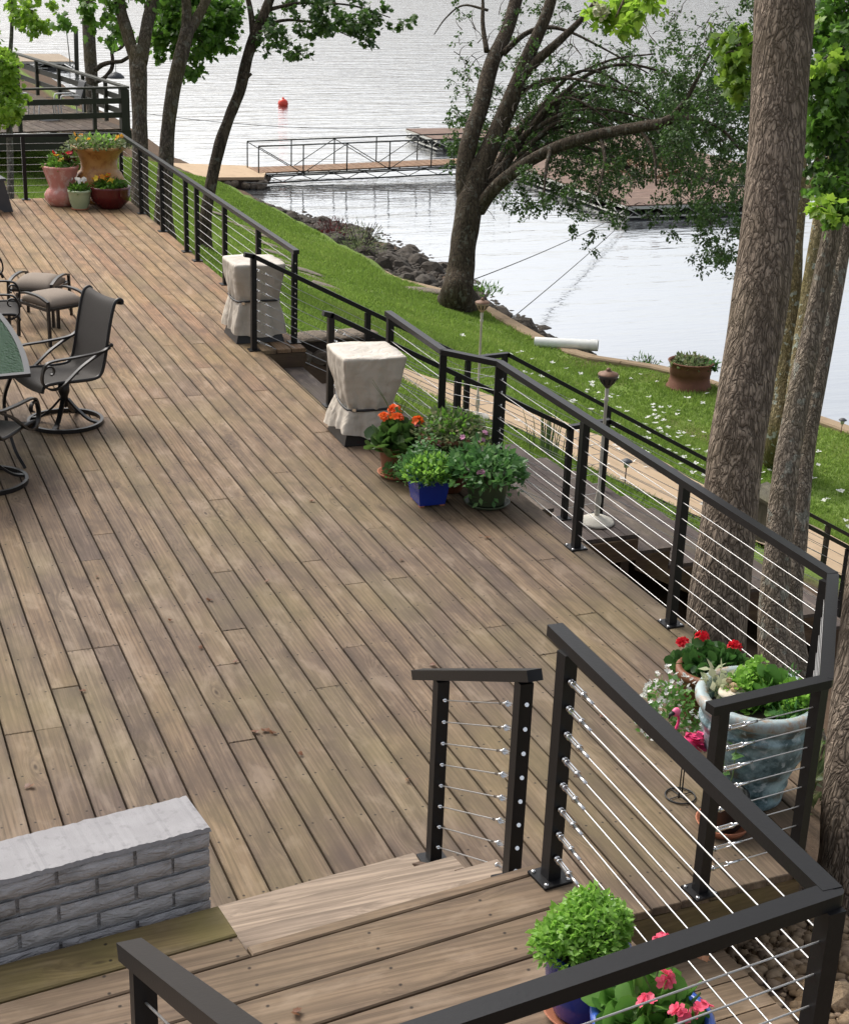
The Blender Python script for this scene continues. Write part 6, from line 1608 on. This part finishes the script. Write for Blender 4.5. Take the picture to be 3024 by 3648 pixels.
for px, py in ((250,1835),(1440,1970),(600,2075)):
    q = atz(px, py, UZ+.012); 
    if py > 1900: put(random.choice(LM), 'dry_leaf', q, .7, None, 'small dry brown leaf lying on the landing boards', 'leaf', 'dry leaves on the landing', (0, 0, random.uniform(0, 6)))

# ------------------------------------------------------------------ grass
NG = 330000
gxs = rng.uniform(4.5, 17, NG*2); gys = 11+rng.random(NG*2)**1.25*42
keep = gxs < shore_x(gys)-.15
inst = (gys < 13.75) & (gxs < 11.1)                    # stairs and bare soil
topx, topy = top[:,0], top[:,1]; o_ = np.argsort(topx)
py_hi = np.interp(gxs, topx[o_], topy[o_], left=-1, right=-1); lx, ly = low[:,0], low[:,1]; o2 = np.argsort(lx); py_lo = np.interp(gxs, lx[o2], ly[o2])
onpath = (gxs > 6.4) & (gys < py_hi-.02) & (gys > np.minimum(py_lo, 17)+.02)
onpath |= (gys < 13.6) & (gxs < np.interp(gys, [8, 11, 13.6, 15.2], [14.4, 14.0, 13.2, 12.42])) & (gxs > 10.7)
wall_ = (gxs < 5.2) & (gys < 14.05)
keep &= ~inst & ~onpath & ~wall_
bare = vnoise(np.c_[gxs*.7, gys*.5, np.zeros(NG*2)], 21)+.3*vnoise(np.c_[gxs*2.7, gys*2.5, np.zeros(NG*2)], 22) > .62
keep &= ~(bare & (rng.random(NG*2) < .6))
gxs, gys = gxs[keep][:NG], gys[keep][:NG]; n = len(gxs)
base = np.stack([gxs, gys, np.zeros(n)], 1)
base[:,2] = ground_z(gxs, gys)+.05*vnoise(base*.7, 3)+.02*vnoise(base*2.3, 4)
an = rng.uniform(0, 2*PI, n); h = rng.uniform(.035, .085, n)*(1+.4*vnoise(base*np.array([.8,.8,0]), 31)); w = rng.uniform(.006, .012, n)*(1+gys*.015)
dx = np.stack([np.cos(an), np.sin(an), 0*an], 1)*w[:,None]; ln = rng.normal(0, .45, (n, 3))*h[:,None]; ln[:,2] = 0
tipz = base+ln+np.stack([0*h, 0*h, h], 1)
V = np.stack([base-dx, base+dx, tipz], 1).reshape(-1, 3); F = np.arange(n*3).reshape(-1, 3)
ga_ = np.clip(.45+.30*vnoise(base*np.array([.6,.6,0]), 41)+.22*vnoise(base*np.array([2.1,2.1,0]), 43)+rng.normal(0, .2, n), 0, 1)
M['grass'] = leafmat('grass_blade', (.12,.20,.035), (.215,.325,.06), (.38,.43,.13), .4, .6, .2)
tag(np_mesh('grass', V, F, M['grass'], attr=np.repeat(ga_, 3)), 'short green grass covering the lawn slope', None, None, 'stuff')
